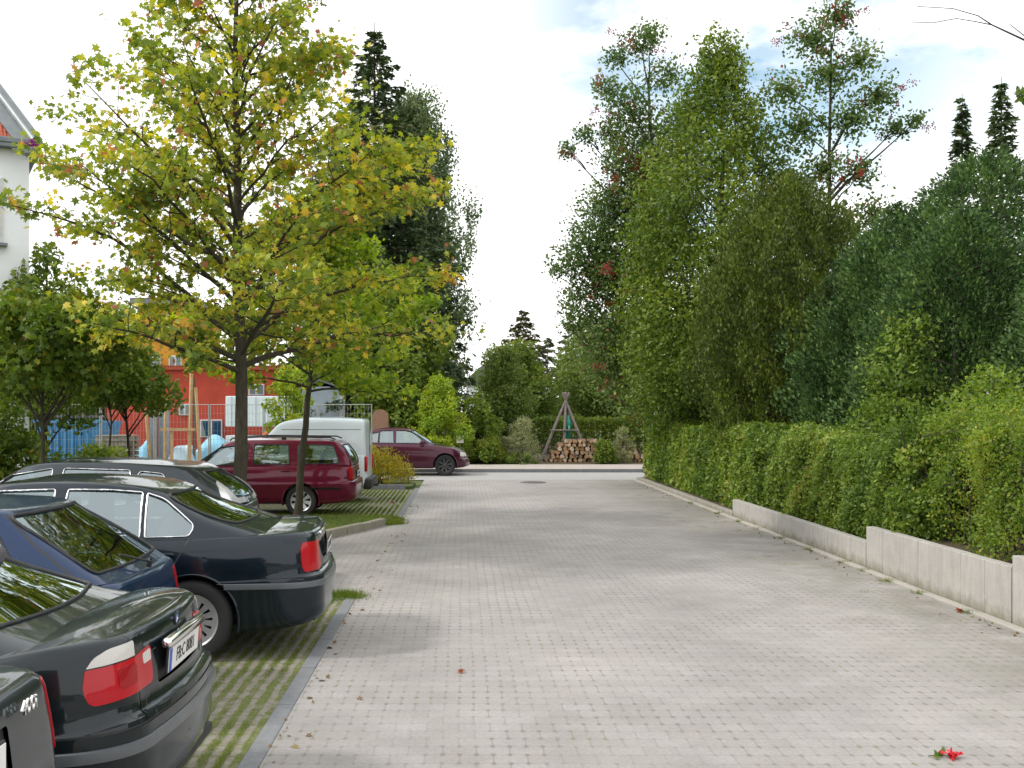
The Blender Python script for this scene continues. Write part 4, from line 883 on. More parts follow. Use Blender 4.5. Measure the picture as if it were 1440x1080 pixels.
def clump_tree(name, base, trunk, clumps, leaves, size, mat, label, cat='tree', group=None, kind='oval', bark=None, seed=1, shell=.45, squash=.85, berries=0, droop=0.0, axis=None, aw=0.0, loose=0.0, fork=None):
    """trunk=(height, radius); clumps: (x, y, z, r) relative to base. Limbs run to each clump; leaves fill the clumps' outer shells."""
    g = np.random.default_rng(seed); root = empty(name, base, 0, label, cat, group); C_ = np.array(clumps, float)
    th, trd = trunk; top = np.array([C_[:, 0].mean()*.5, C_[:, 1].mean()*.5, th])
    tp = wob((0, 0, -.1), top, 10, .06, g); rad = trd*(1-np.linspace(0, 1, 10)*.8); paths = [(tp, rad)]
    for c in C_:
        zz = min(max(c[2]-abs(c[0])*.8-abs(c[1])*.5-c[3]*.5, th*.12), th*.97); i = np.interp(zz, tp[:, 2], np.arange(10)); p0 = np.array([np.interp(i, np.arange(10), tp[:, k]) for k in range(3)])
        L = np.linalg.norm(c[:3]-p0); paths.append((wob(p0, c[:3], 6, .12, g, .04), np.linspace(min(trd*.4, .012+.012*L), .006, 6)))
        for _ in range(3):
            e = c[:3]+nrmz(g.normal(size=(1, 3)))[0]*c[3]*.9; paths.append((wob(c[:3]*.8+p0*.2, e, 4, .15, g), np.linspace(.010+.004*L*.5, .003, 4)))
    tubes_mesh('trunk', paths, bark or m_bark, root, 8)
    w = C_[:, 3]**2; idx = g.choice(len(C_), leaves, p=w/w.sum()); c = C_[idx]
    d = nrmz(g.normal(size=(leaves, 3))); rr = c[:, 3]*(1-shell*g.uniform(size=leaves)**1.4)*(1+loose*np.abs(g.normal(size=leaves)))
    lump = 1+.16*np.sin(d[:, 0]*7+idx)+.14*np.sin(d[:, 1]*8+idx*2.1)+.12*np.sin(d[:, 2]*9+idx)
    P = c[:, :3]+d*(rr*lump)[:, None]*np.array([1, 1, squash])
    if droop: P[:, 2] -= droop*g.uniform(size=leaves)**2
    ct = g.normal(size=len(C_))*.10
    t = np.clip(.5+g.normal(size=leaves)*.17+ct[idx]+.06*d[:, 2], 0, .97)
    ax = nrmz(d+np.array([0, 0, -.4])) if axis is None else np.broadcast_to(np.array(axis, float), (leaves, 3))
    leaf_mesh('crown', P, size*g.uniform(.6, 1.25, leaves), t, mat, root, kind, ax, aw or .35, nrmz(d+np.array([0, 0, .8])), .45, seed)
    if berries:
        sel_ = g.choice(len(C_), max(2, len(C_)//2), replace=False); cand = np.nonzero(np.isin(idx, sel_) & (d[:, 2] < .5))[0]; hub = cand[g.choice(len(cand), max(8, int(berries/2.5)))]; q = hub[g.integers(0, len(hub), berries)]
        B = np.repeat(P[q]+d[q]*.06+g.normal(size=(berries, 3))*.14, 16, 0)+g.normal(size=(berries*16, 3))*.055
        me = bpy.data.meshes.new('berries'); o6 = np.array([[1, 0, 0], [-1, 0, 0], [0, 1, 0], [0, -1, 0], [0, 0, 1], [0, 0, -1]])*.016
        f8 = np.array([(0, 2, 4), (2, 1, 4), (1, 3, 4), (3, 0, 4), (2, 0, 5), (1, 2, 5), (3, 1, 5), (0, 3, 5)])
        V = (B[:, None]+o6[None]*1.3).reshape(-1, 3); F = (np.arange(len(B))[:, None, None]*6+f8[None]).reshape(-1, 3)
        me.from_pydata(V.tolist(), [], F.tolist()); link('berries', me, M_berry, root)
    return root
def env_clumps(env, z0, z1, n, r0, r1, seed, sx=1.0, sy=1.0, inner=.25, lean=(0, 0)):
    """clump centres spread through a crown whose radius at height fraction f is env(f)"""
    g = np.random.default_rng(seed); out = []
    for i in range(n):
        f = (i+.5)/n; a = i*2.39996+g.uniform(-.3, .3); R_ = env(f); r = r0+(r1-r0)*f
        r = r*g.uniform(.75, 1.25); q = max(0, R_-r*.8)*(g.uniform(inner, 1)**.5)
        out.append((math.cos(a)*q*sx+lean[0]*f, math.sin(a)*q*sy+lean[1]*f, z0+(z1-z0)*f+g.normal()*.1, min(r, R_*1.0+.12)))
    return out
def pf(*pts):
    xs = [p[0] for p in pts]; ys = [p[1] for p in pts]; return lambda f: float(np.interp(f, xs, ys))
def spruce(name, base, H, env, mat, label, seed, n_wh=26, per=9, droop=.28, sp=.22, dens=10, cat='tree', group=None, gapz=0.0):
    g = np.random.default_rng(seed); root = empty(name, base, 0, label, cat, group)
    k = 10; tr = np.stack([np.zeros(k), np.zeros(k), np.linspace(-.1, H, k)], 1); paths = [(tr, H*.013*(1-np.linspace(0, 1, k)*.95))]; Ps = []; D = []; T = []
    for i in range(n_wh):
        f = (i+.4)/n_wh; z = H*(.04+.95*f); Rr = env(f); m = max(4, int(per*(1-.4*f)))
        for j in range(m):
            a = 2*math.pi*(j+g.uniform(0, .7))/m+i; L = Rr*g.uniform(.72, 1.12)
            if L < .05: continue
            u = np.linspace(0, 1, 7); zz = z+L*(.14*u-droop*u**2+.10*u**3*(1+f))+g.normal()*.08
            pth = np.stack([np.cos(a)*L*u, np.sin(a)*L*u, zz], 1); paths.append((pth, np.linspace(.01+.008*L, .004, 7)))
            n = int(dens*L*(4/sp)*.14)+6; uu = g.uniform(.12, 1.02, n)**.8; c = np.stack([np.interp(uu, u, pth[:, q]) for q in range(3)], 1)
            wd = (1.02-uu)*L*.32+.05; lat = g.uniform(-1, 1, n)*wd; c += np.stack([-np.sin(a)*lat, np.cos(a)*lat, -np.abs(g.normal(size=n))*.12*(1+L*.15)], 1)
            Ps.append(c); dd = np.stack([np.cos(a)+-np.sin(a)*np.sign(lat)*.7, np.sin(a)+np.cos(a)*np.sign(lat)*.7, -.35+0*lat], 1); D.append(dd); T.append(np.full(n, .45+.2*g.normal()))
    P = np.concatenate(Ps); Dv = nrmz(np.concatenate(D)); t = np.clip(np.concatenate(T)+g.normal(size=len(P))*.2, 0, 1)
    tubes_mesh('trunk', paths, m_barkd, root, 8)
    leaf_mesh('crown', P, sp*g.uniform(.6, 1.3, len(P)), t, mat, root, 'spray', Dv, .75, np.array([[0, 0, 1.]])*np.ones((len(P), 1)), .5, seed)
    return root
def cone_shrub(name, base, H, env, n, size, mat, label, seed, cat='tree', group=None, sx=1.0, sy=1.0, up=.75, depth=.35, tongues=9, amp=.16, kind='spray', stemr=.07, lean=(0, 0)):
    """dense clipped or columnar evergreen: sprays in a lumpy shell round upright stems"""
    g = np.random.default_rng(seed); root = empty(name, base, 0, label, cat, group)
    ph = g.uniform(0, 6.28, 8)
    f = g.uniform(size=n*2); Rm = max(env(x) for x in np.linspace(0, 1, 30)); keep = g.uniform(size=n*2) < (np.array([env(x) for x in f])/Rm*.9+.1); f = f[keep][:n]; n = len(f)
    a = g.uniform(0, 2*math.pi, n); Rr = np.array([env(x) for x in f])
    l = 1+amp*(np.sin(a*tongues+ph[0]+2.5*np.sin(f*7+ph[1]))*.5+.6*np.sin(a*3+f*9+ph[2])+.5*np.sin(a*(tongues*1.7)+f*23+ph[3])+.35*np.sin(f*41+a*5+ph[4]))
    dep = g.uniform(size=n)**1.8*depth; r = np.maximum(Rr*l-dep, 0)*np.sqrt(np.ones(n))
    zz = H*f+.12*H*amp*np.sin(a*5+ph[5])*(f > .5)
    P = np.stack([np.cos(a)*r*sx+lean[0]*f, np.sin(a)*r*sy+lean[1]*f, zz], 1)+g.normal(size=(n, 3))*.04
    out = np.stack([np.cos(a), np.sin(a), np.full(n, .25)], 1); ax = nrmz(out*(1-up)+np.array([0, 0, 1])*up+g.normal(size=(n, 3))*.2)
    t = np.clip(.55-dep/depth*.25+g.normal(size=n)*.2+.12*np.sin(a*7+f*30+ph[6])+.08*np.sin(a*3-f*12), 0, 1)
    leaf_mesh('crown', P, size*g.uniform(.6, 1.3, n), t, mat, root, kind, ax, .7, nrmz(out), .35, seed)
    paths = []
    for i in range(7):
        aa = i*2.4; rr_ = Rm*.35*(i > 0); e = (math.cos(aa)*rr_*1.3+lean[0]*.8, math.sin(aa)*rr_*1.3+lean[1]*.8, H*(.9-.12*(i > 0)-.05*i)); paths.append((wob((math.cos(aa)*rr_*.3, math.sin(aa)*rr_*.3, -.1), e, 7, .06, g), np.linspace(stemr, .012, 7)))
        for j in range(10):
            z = H*(.1+.075*j); q = np.array([math.cos(aa+j)*rr_*.7, math.sin(aa+j)*rr_*.7, z]); R_ = env(z/H)*.85; b = aa+j*1.9
            paths.append((wob(q, (math.cos(b)*R_*sx, math.sin(b)*R_*sy, z+R_*.5), 4, .1, g), np.linspace(.02, .005, 4)))
    tubes_mesh('trunk', paths, m_barkd, root, 6); return root
# ------------------------------------------------------------------ left trees
maple('maple_tree', (-3.13, 14.3, 0.05), 9.5, .105, 2.5, pf((0, 2.9), (.12, 3.15), (.33, 3.0), (.5, 2.25), (.65, 1.5), (.76, 1.0), (.9, .7), (1, .3)), M_maple,
      'large yellowing maple with the widest crown, between the grey estate and the red estate', 60, .108, 17, 3)
maple('maple_tree', (-3.0, 18.55, 0.05), 5.6, .075, 2.4, pf((0, 2.0), (.2, 2.6), (.45, 2.4), (.7, 1.6), (1, .5)), M_lime,
      'small lime-green maple with a slim stem standing in front of the red estate', 32, .11, 24, 5, lean=(.5, 0))
# birch and spruce beyond the side road
spruce('spruce_tree', (-3.8, 44, 0.2), 18.6, pf((0, 4.2), (.3, 3.9), (.6, 3.0), (.8, 1.75), (.93, .7), (1, .12)), M_spruce, 'tall dark spruce with a pointed top rising behind the big maple', 21, 36, 12, .30, .34, 20)
def weeping(name, base, H, env, mat, label, seed, nb=60, size=.14, per=34, cat='tree', hang=1.6):
    g = np.random.default_rng(seed); root = empty(name, base, 0, label, cat); paths = [(wob((0, 0, -.1), (0, 0, H*.97), 12, .04, g), H*.012*(1-np.linspace(0, 1, 12)*.93))]; Ps = []; T = []
    for i in range(nb):
        f = .12+.86*(i+.5)/nb; z = H*f; R_ = env(f); a = i*2.4+g.uniform(-.4, .4); L = R_*g.uniform(.45, 1.1); e = np.array([math.cos(a)*L, math.sin(a)*L, z+L*.35])
        pth = wob((0, 0, z*.93), e, 6, .12, g, .08); paths.append((pth, np.linspace(.015+.01*L, .006, 6)))
        for j in range(7):
            u = g.uniform(.35, 1.05); q = pth[0]+(e-pth[0])*u+g.normal(size=3)*.25; h = hang*g.uniform(.4, 1.3); tt = .5+.2*g.normal()
            s = np.linspace(0, 1, per); st = q+np.stack([.18*np.sin(s*2+j)*math.cos(a), .18*np.sin(s*2+j)*math.sin(a), -h*s**1.1], 1)
            paths.append((st[::11], [.006]*len(st[::11]))); Ps.append(st+g.normal(size=st.shape)*(.10+.12*(1-s))[:, None]); T.append(np.full(per, tt))
    P = np.concatenate(Ps); t = np.clip(np.concatenate(T)+g.normal(size=len(P))*.15, 0, 1); tubes_mesh('trunk', paths, m_birch, root, 6)
    leaf_mesh('crown', P, size*g.uniform(.6, 1.3, len(P)), t, mat, root, 'oval', np.array([[0, 0, -1.]])*np.ones((len(P), 1)), .5, None, 0, seed); return root
weeping('birch_tree', (-2.2, 46, .2), 16.6, pf((0, 2.4), (.3, 3.6), (.5, 3.3), (.7, 2.5), (.85, 1.5), (1, .5)), M_birch, 'weeping birch with hanging twigs to the right of the tall spruce', 31, 130, .16, 66)
clump_tree('broadleaf_tree', (-2.6, 40.5, .1), (6.5, .16), env_clumps(pf((0, 2.0), (.5, 2.7), (1, 1.0)), 1.0, 7.5, 26, 1.1, .7, 4), 16000, .2, M_green, 'dark leafy tree filling the gap below the birch behind the maroon car', seed=41)
clump_tree('leafy_shrub', (-.9, 38.4, .1), (2.2, .05), env_clumps(pf((0, 1.5), (.4, 1.5), (1, .35)), .3, 3.1, 18, .55, .4, 5), 12000, .12, M_lime, 'bright green leafy bush right of the maroon car roof, behind the side road', 'shrub', seed=42)
clump_tree('leafy_shrub', (.6, 39.6, .1), (2.0, .05), env_clumps(pf((0, 1.2), (.5, 1.1), (1, .4)), .2, 2.3, 14, .5, .35, 6), 8000, .12, M_green, 'low mid-green bush between the bright bush and the pale bush', 'shrub', seed=43)
spruce('fir_tree', (3.65, 62, .3), 8.1, pf((0, 2.8), (.3, 2.5), (.6, 1.7), (.85, .8), (1, .12)), M_brownfir, 'brownish fir with a stepped top in the far gap between the tree rows', 22, 22, 10, .3, .36, 12)
clump_tree('willow_tree', (8.0, 58, .3), (5.5, .2), env_clumps(pf((0, 3.2), (.5, 4.0), (1, 1.6)), 1.5, 7.0, 30, 1.3, .9, 7), 22000, .22, M_willow, 'soft light green round tree right of the brownish fir, behind the wood pile', seed=44, droop=.8)
clump_tree('broadleaf_tree', (3.0, 55, .3), (4, .14), env_clumps(pf((0, 2.4), (.5, 2.4), (1, .8)), .6, 5.2, 22, 1.1, .7, 8), 14000, .2, M_green, 'dark green rounded tree left of the brownish fir in the far gap', seed=45)
clump_tree('broadleaf_tree', (11.0, 47, .3), (5, .16), env_clumps(pf((0, 2.3), (.5, 2.6), (1, 1)), .8, 5.9, 26, 1.1, .8, 9), 18000, .2, M_autumn, 'green tree with reddish patches behind the right end of the wood pile', seed=46, berries=110)
clump_tree('broadleaf_tree', (12.6, 42, .3), (6, .16), env_clumps(pf((0, 2.3), (.5, 2.6), (1, 1)), .8, 7.0, 26, 1.1, .8, 19), 18000, .18, M_green, 'leafy green tree directly behind the far end of the hedge', seed=47)
clump_tree('broadleaf_tree', (1.9, 50, .2), (3.5, .12), env_clumps(pf((0, 1.7), (.5, 1.9), (1, .7)), .5, 4.9, 20, .9, .6, 18), 14000, .16, M_willow, 'mid-green tree in front of the far dark gable roof', seed=48)
for i, (px, py, Y, w) in enumerate([(770, 470, 82, 1.7), (795, 466, 85, 1.6), (812, 462, 86, 1.5), (700, 500, 80, 2.0), (832, 468, 84, 1.5)]):
    x, y, z = at(px, py, Y)
    spruce('fir_tree', (x, y, .3), z-.3, pf((0, w*1.4), (.5, w), (.9, w*.3), (1, .1)), M_spruce, ['little dark fir peeping up left of the willow top', 'small fir tip above the willow, second from left', 'pointed fir tip above the middle of the willow', 'dark fir far away between the birch and the brownish fir', 'rightmost small fir tip above the willow'][i], 50+i, 16, 8, .3, .5, 9, group='firs on the skyline')
o = None
# clipped dark hedge and pale bushes by the wood pile
def box_hedge(name, x0, x1, y0, y1, z0, ztop, n, size, mat, label, seed, kind='oval', rough=.08, faces=('front', 'top', 'back', 'ends'), taper=0.0, cat='hedge'):
    """leafy skin round a branchy core; ztop(y or x) gives the height along the hedge"""
    g = np.random.default_rng(seed); root = empty(name, ((x0+x1)/2, (y0+y1)/2, z0), 0, label, cat); L = np.array([root.location[i] for i in range(3)])
    alongy = (y1-y0) > (x1-x0); a0, a1 = (y0, y1) if alongy else (x0, x1); b0, b1 = (x0, x1) if alongy else (y0, y1)
    P = []; Nn = []; h_ = ztop((a0+a1)/2)-z0; area = {'front': (a1-a0)*h_, 'back': (a1-a0)*h_*.3, 'top': (a1-a0)*(b1-b0), 'ends': 2*(b1-b0)*h_}; tot = sum(area[f] for f in faces)
    for f in faces:
        m = int(n*area[f]/tot)
        if f in ('front', 'back', 'top'):
            if alongy:   # denser near the camera
                u = g.uniform(size=m); a = (1/((1/(a0+6))*(1-u)+(1/(a1+6))*u))-6
            else: a = g.uniform(a0, a1, m)
        else: a = np.where(g.uniform(size=m) < .5, a0, a1)
        zt = np.array([ztop(q) for q in a]); v = g.uniform(size=m)
        bulge = .5*np.sin(a*2.1+seed)+.5*np.sin(a*5.3+1.7)+.5*np.sin(v*7+a*3.1)+.4*np.sin(a*11+v*13)
        dep = g.uniform(size=m)**2*.22
        if f == 'front': b = b0-rough*bulge+dep+.05*(1-v); z = z0+(zt-z0)*v**.95; N_ = (-1, 0)
        elif f == 'back': b = b1+rough*bulge-dep; z = z0+(zt-z0)*(.6+.4*v); N_ = (1, 0)
        elif f == 'top': b = b0+(b1-b0)*v; z = zt+rough*bulge*1.2-dep; N_ = (0, 1)
        else: b = b0+(b1-b0)*v; z = z0+(zt-z0)*g.uniform(size=m); N_ = (0, 0); a = a+rough*bulge
        p = np.stack([b, a, z], 1) if alongy else np.stack([a, b, z], 1); P.append(p)
        nn = np.zeros((m, 3)); nn[:, 0 if alongy else 1] = N_[0]; nn[:, 2] = N_[1]+.35
        if f == 'ends': nn[:, 1 if alongy else 0] = np.where(a < (a0+a1)/2, -1, 1)
        Nn.append(nn)
    P = np.concatenate(P)+g.normal(size=(sum(len(p) for p in P), 3))*.035; Nn = nrmz(np.concatenate(Nn))
    big = .5+.16*np.sin(P[:, 1]*1.3+P[:, 0]*1.1)+.10*np.sin(P[:, 1]*4.1+P[:, 2]*5)+.08*np.sin(P[:, 2]*9+P[:, 1]*7); t = np.clip(big+g.normal(size=len(P))*.17, 0, 1)
    sc = np.clip((P[:, 1])/14, .8, 1.9) if alongy else 1.0
    leaf_mesh('leaves', P-L, size*g.uniform(.6, 1.3, len(P))*sc, t, mat, root, kind, np.array([[0, 0, 1.]])*np.ones((len(P), 1)), .2, Nn, .45, seed)
    paths = []; k = int((a1-a0)/.22)
    for i in range(k):
        a = a0+(a1-a0)*(i+.5)/k; zt = ztop(a)
        for b in (b0+.22, (b0+b1)/2, b1-.2):
            q = (b, a, z0-.05) if alongy else (a, b, z0-.05); e = (b+g.normal()*.12, a+g.normal()*.2, zt-.12) if alongy else (a+g.normal()*.2, b+g.normal()*.12, zt-.12)
            pth = wob(q, e, 5, .15, g)-L; paths.append((pth, np.linspace(.016, .006, 5)))
            for s in range(5):
                r_ = pth[0]+(pth[-1]-pth[0])*g.uniform(.15, .95); paths.append((np.array([r_, r_+g.normal(size=3)*np.array([.16, .16, .12])]), np.array([.006, .004])))
    tubes_mesh('stems', paths, m_barkd, root, 4); return root
box_hedge('clipped_hedge', 3.2, 14, 44.4, 45.4, .2, lambda x: 1.75, 14000, .13, M_green, 'dark clipped hedge running behind the wood pile and tripod', 61)
for i, (px, Y, r, h, lab) in enumerate([(735, 39.0, .85, 1.55, 'pale cream-green bush left of the wood pile'), (712, 39.6, .35, .9, 'thin pale wispy plant left of the pale bush'), (876, 39.0, .5, 1.25, 'pale cream-green bush right of the wood pile'), (690, 38.6, .6, .9, 'reddish green low bush by the white square sign')]):
    x = (px-VX)/FX*Y
    clump_tree('garden_bush', (x, Y, .1), (h*.6, .03), env_clumps(pf((0, r), (.5, r), (1, r*.4)), .15, h, 12, r*.5, r*.35, 70+i), 5000, .085, M_pale if i < 3 else M_autumn, lab, 'bush', seed=71+i, kind='needle', loose=.12)
clump_tree('garden_bush', (5.3, 38.3, .1), (.4, .03), env_clumps(pf((0, .5), (1, .3)), .05, .62, 10, .35, .25, 79), 5000, .09, M_green, 'low green growth in front of the right half of the wood pile', 'bush', seed=79)
clump_tree('garden_bush', (2.0, 38.2, .1), (.2, .03), env_clumps(pf((0, 1.1), (1, .7)), .02, .18, 12, .2, .15, 80), 2500, .07, M_willow, 'low weedy green strip left of the wood pile', 'bush', seed=80)
clump_tree('garden_bush', (.9, 38.2, .1), (.5, .03), env_clumps(pf((0, 1.2), (1, .5)), .05, .8, 14, .35, .25, 81), 6000, .09, M_autumn, 'brownish green low bush under the white square sign', 'bush', seed=81)
# golden bush on the corner bed
clump_tree('golden_bush', (-2.15, 28.0, .05), (.7, .03), [(x_, y_, z_, r_) for x_, y_, z_, r_ in [(-1.2, 0, .75, .55), (-.7, .3, .7, .5), (-.3, -.1, .62, .5), (.1, .1, .5, .42), (.45, 0, .35, .34), (-1.6, .2, .85, .5), (-.5, -.3, .35, .42), (.1, -.3, .28, .35), (-1.1, -.3, .4, .45), (.6, .2, .22, .25), (-2.0, 0, .8, .5), (-2.6, .1, .6, .5)]], 15000, .085, M_gold, 'yellow-green bush on the kerbed corner in front of the maroon car', 'bush', seed=82, kind='needle', axis=(0, 0, 1), aw=.45, loose=.1)
# ------------------------------------------------------------------ left background greenery
for i, (px, py, Y, r_, lab) in enumerate([(95, 395, 50, 3.2, 'dark background tree beyond the yard, behind the blue container'), (20, 430, 44, 3.0, 'dark background tree beyond the yard, behind the white house corner'), (165, 425, 52, 2.6, 'background tree beyond the yard, left of the red and ochre building'), (455, 470, 50, 3.0, 'dark tree rising behind the corrugated shed')]):
    x, y, z = at(px, py, Y); clump_tree('broadleaf_tree', (x, Y, 0), (z*.7, .15), env_clumps(pf((0, r_*.8), (.5, r_), (1, r_*.35)), .8, z-.5, 26, 1.2, .8, 120+i), 14000, .22, M_green, lab, seed=120+i)
clump_tree('young_tree', (-5.85, 14.2, .05), (2.9, .05), env_clumps(pf((0, 1.0), (.5, 1.35), (1, .6)), 2.35, 3.5, 18, .42, .3, 83), 6500, .11, M_autumn, 'young tree with a thin grey trunk at the left, in front of the blue container', seed=83, kind='maple')
clump_tree('young_tree', (-8.2, 20, .0), (4.2, .06), env_clumps(pf((0, 1.1), (.5, 1.3), (1, .45)), 2.0, 5.1, 20, .5, .35, 84), 5000, .13, M_green, 'dark slender tree beside the white house, behind the yellowing leaves', seed=84)
clump_tree('young_tree', (-7.0, 21.5, .0), (3.0, .05), env_clumps(pf((0, 1.0), (.5, 1.2), (1, .6)), 2.3, 3.1, 14, .4, .3, 85), 4000, .13, M_green, 'young tree whose low crown hangs over the blue container', seed=85)
clump_tree('young_tree', (-6.6, 19.0, .0), (2.8, .035), env_clumps(pf((0, .9), (1, .7)), 2.3, 2.9, 12, .32, .26, 86), 3000, .12, M_autumn, 'thin-stemmed young tree in front of the red building', seed=86, kind='maple')
clump_tree('leafy_shrub', (-4.5, 26.0, .0), (2.3, .03), env_clumps(pf((0, .55), (.5, .75), (1, .4)), .9, 2.9, 12, .35, .3, 87), 3800, .10, M_lime, 'thin light-green bush between the two maple stems, before the grey shed', 'shrub', seed=87)
clump_tree('leafy_shrub', (-7.4, 15.6, .0), (1.6, .05), env_clumps(pf((0, 1.3), (.5, 1.2), (1, .6)), .3, 2.1, 18, .55, .4, 88), 12000, .10, M_autumn, 'green and rusty bush at the left edge behind the grey estate', 'shrub', seed=88)
clump_tree('leafy_shrub', (-5.9, 16.6, .0), (1.0, .04), env_clumps(pf((0, 1.2), (.5, 1.1), (1, .5)), .2, 1.25, 16, .5, .35, 89), 9000, .09, M_green, 'low dark green bush below the blue container', 'shrub', seed=89)
# ------------------------------------------------------------------ right side: hedges
box_hedge('clipped_hedge', 5.42, 6.5, 19.0, 30.6, .1, lambda y: 1.62+.035*math.sin(y*2)+max(0, (24-y))*.012, 60000, .062, M_hedge, 'neatly clipped green hedge at the far end of the lane above the lowest wall', 91, rough=.05)
box_hedge('clipped_hedge', 5.38, 6.5, 12.9, 19.05, .3, lambda y: 1.60+.10*math.sin(y*1.7)-max(0, 15-y)*.03, 75000, .055, M_hedge, 'dense green hedge above the middle wall section', 92, rough=.09)
box_hedge('loose_hedge', 5.50, 7.0, 4.5, 12.9, .5, lambda y: 1.95+.12*math.sin(y*2.3)+.08*math.sin(y*5.1), 120000, .055, M_shrub, 'loose yellow-green hedge of mixed shrubs above the nearest, tallest wall', 93, rough=.17)
def spill(name, cx, cy, z, label, seed, n, h=.9, r=.7, mat=None, size=.07):
    clump_tree(name, (cx, cy, z), (h*.8, .02), env_clumps(pf((0, r*.7), (.4, r), (1, r*.5)), .1, h, 12, r*.5, r*.33, seed), n, size, mat or M_shrub, label, 'shrub', seed=seed, kind='oval', loose=.16, axis=(0, 0, 1), aw=.25)
spill('yellowish_shrub', 6.3, 15.2, .4, 'yellow-green shrub tips rising over the hedge top below the dark evergreen', 94, 6500, 1.8, .85)
spill('yellowish_shrub', 6.4, 12.6, .4, 'tallest bright shrub behind the wire fence post', 95, 7500, 1.95, .8)
spill('yellowish_shrub', 6.7, 10.6, .45, 'bright leafy shrub at the right edge over the highest wall', 96, 7000, 1.55, .8)
spill('leafy_shrub', 5.62, 12.4, .55, 'bushy light green shoots leaning over the wall by its middle step', 97, 5000, .85, .5, M_hedge)
cone_shrub('thuja_tree', (8.0, 16.4, .3), 4.9, pf((0, 1.4), (.3, 1.7), (.6, 1.5), (.85, .9), (1, .2)), 56000, .08, M_thd, 'lower rounded dark evergreen in front of the others, over the yellow-green shrubs', 115, amp=.15, depth=.5, up=.4)
spill('leafy_shrub', 6.6, 24.0, .1, 'taller soft shoots sticking out of the far hedge', 98, 5000, 2.0, .9, M_hedge)
# wire fence behind the loose hedge
fr = empty('wire_fence', (7.05, 12, .45), 0, 'grey wire fence post and wires showing above the yellow-green shrubs', 'fence')
for y in (4.5, 6.9, 9.35, 13.75-.0):
    MB().lathe([(.022, -.5), (.022, 1.92), (.0, 1.95)], 10, 'Z', (0, y-12, 0)).build('post', plain('zinc_post', (.33, .37, .36), .5, .3), fr, 60)
mb = MB()
for z in (1.88, 1.5, 1.1, .7): mb.tube([(0, -7.6, z), (0, 1.75, z)], .004, 5)
mb.build('wire', plain('zinc_wire', (.33, .37, .36), .5, .3), fr)
# ------------------------------------------------------------------ right side: trees
clump_tree('rowan_tree', (6.0, 29.5, .1), (11.5, .14), [(-.2, 0, 11.6, .55), (-.9, 0, 12.6, .5), (-1.5, .2, 12.2, .4), (-.5, .2, 12.9, .4), (-1.9, 0, 11.3, .4), (-2.5, 0, 9.9, .35), (-3.0, -.2, 9.4, .3), (-1.2, 0, 10.8, .7), (-.6, .3, 9.9, .9), (-1.5, -.2, 9.2, .7), (-1.9, .2, 8.0, .7), (-2.3, 0, 7.0, .8), (-1.2, .4, 7.6, 1.0), (-.4, 0, 8.4, 1.0), (-2.8, 0, 6.3, .6), (-3.3, 0, 6.0, .3), (-1.7, 0, 5.9, 1.0), (-2.6, .3, 5.0, .7), (-1.0, 0, 5.2, 1.1), (-1.6, .2, 4.1, 1.0), (-2.9, .2, 4.4, .3), (-.6, 0, 3.6, 1.2), (-1.2, 0, 2.7, .9), (.6, 0, 10.3, .8), (-.9, 0, 8.6, .9), (-1.3, .3, 6.7, 1.0), (-2.0, 0, 5.9, .8), (-1.9, .2, 3.3, .7), (-1.6, 0, 10.0, .5), (.2, 0, 9.0, .9), (0, 0, 6.6, 1.2), (.2, 0, 2.4, 1.2), (.8, -.3, 3.6, 1.1)], 50000, .115, M_rowan, 'tall ragged rowan with red berry clusters on the left of the right-hand trees', seed=101, berries=420, loose=.22, shell=.7)
clump_tree('hornbeam_tree', (6.6, 26.5, .1), (10, .16), env_clumps(pf((0, 2.2), (.15, 2.8), (.45, 2.9), (.65, 2.3), (.85, 1.2), (1, .45)), 1.7, 11.3, 74, 1.15, .55, 102, inner=.5), 70000, .12, M_green, 'tall dense bright green tree in the middle of the right-hand group', seed=102, shell=.6, loose=.06)
clump_tree('rowan_tree', (8.9, 25.5, .1), (11.2, .11), [(-.9, 0, 9.9, .5), (-.2, 0, 11.2, .55), (.5, .2, 11.9, .45), (.2, 0, 10.3, .6), (1.0, 0, 10.7, .5), (1.5, .1, 9.8, .5), (.7, -.1, 9.2, .6), (-.5, 0, 9.0, .6), (1.9, 0, 9.0, .35), (2.4, 0, 9.2, .25), (.1, 0, 8.0, .5), (1.0, 0, 7.9, .45), (-.7, 0, 7.6, .5), (1.4, .2, 6.9, .5), (.5, 0, 6.6, .5), (-.2, 0, 6.3, .6), (1.1, 0, 5.8, .6), (0, 0, 5, .8)], 11500, .12, M_rowan, 'thin airy rowan with sparse reddish leaves and open stems behind the green tree', seed=103, berries=110, loose=.3, shell=.9)
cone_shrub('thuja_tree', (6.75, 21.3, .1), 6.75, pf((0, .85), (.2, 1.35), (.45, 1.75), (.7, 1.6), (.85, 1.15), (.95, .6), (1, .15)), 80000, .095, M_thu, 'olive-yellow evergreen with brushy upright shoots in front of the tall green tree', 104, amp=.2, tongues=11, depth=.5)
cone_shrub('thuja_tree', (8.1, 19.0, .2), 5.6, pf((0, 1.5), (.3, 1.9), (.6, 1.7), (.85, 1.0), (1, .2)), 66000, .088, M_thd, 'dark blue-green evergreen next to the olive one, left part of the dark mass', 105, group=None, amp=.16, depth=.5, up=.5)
cone_shrub('thuja_tree', (9.2, 18.0, .3), 6.2, pf((0, 1.9), (.4, 2.2), (.7, 1.9), (.9, 1.1), (1, .3)), 80000, .085, M_thd, 'tallest rounded dark evergreen at the right, below the two spires', 106, amp=.15, depth=.5, up=.4)
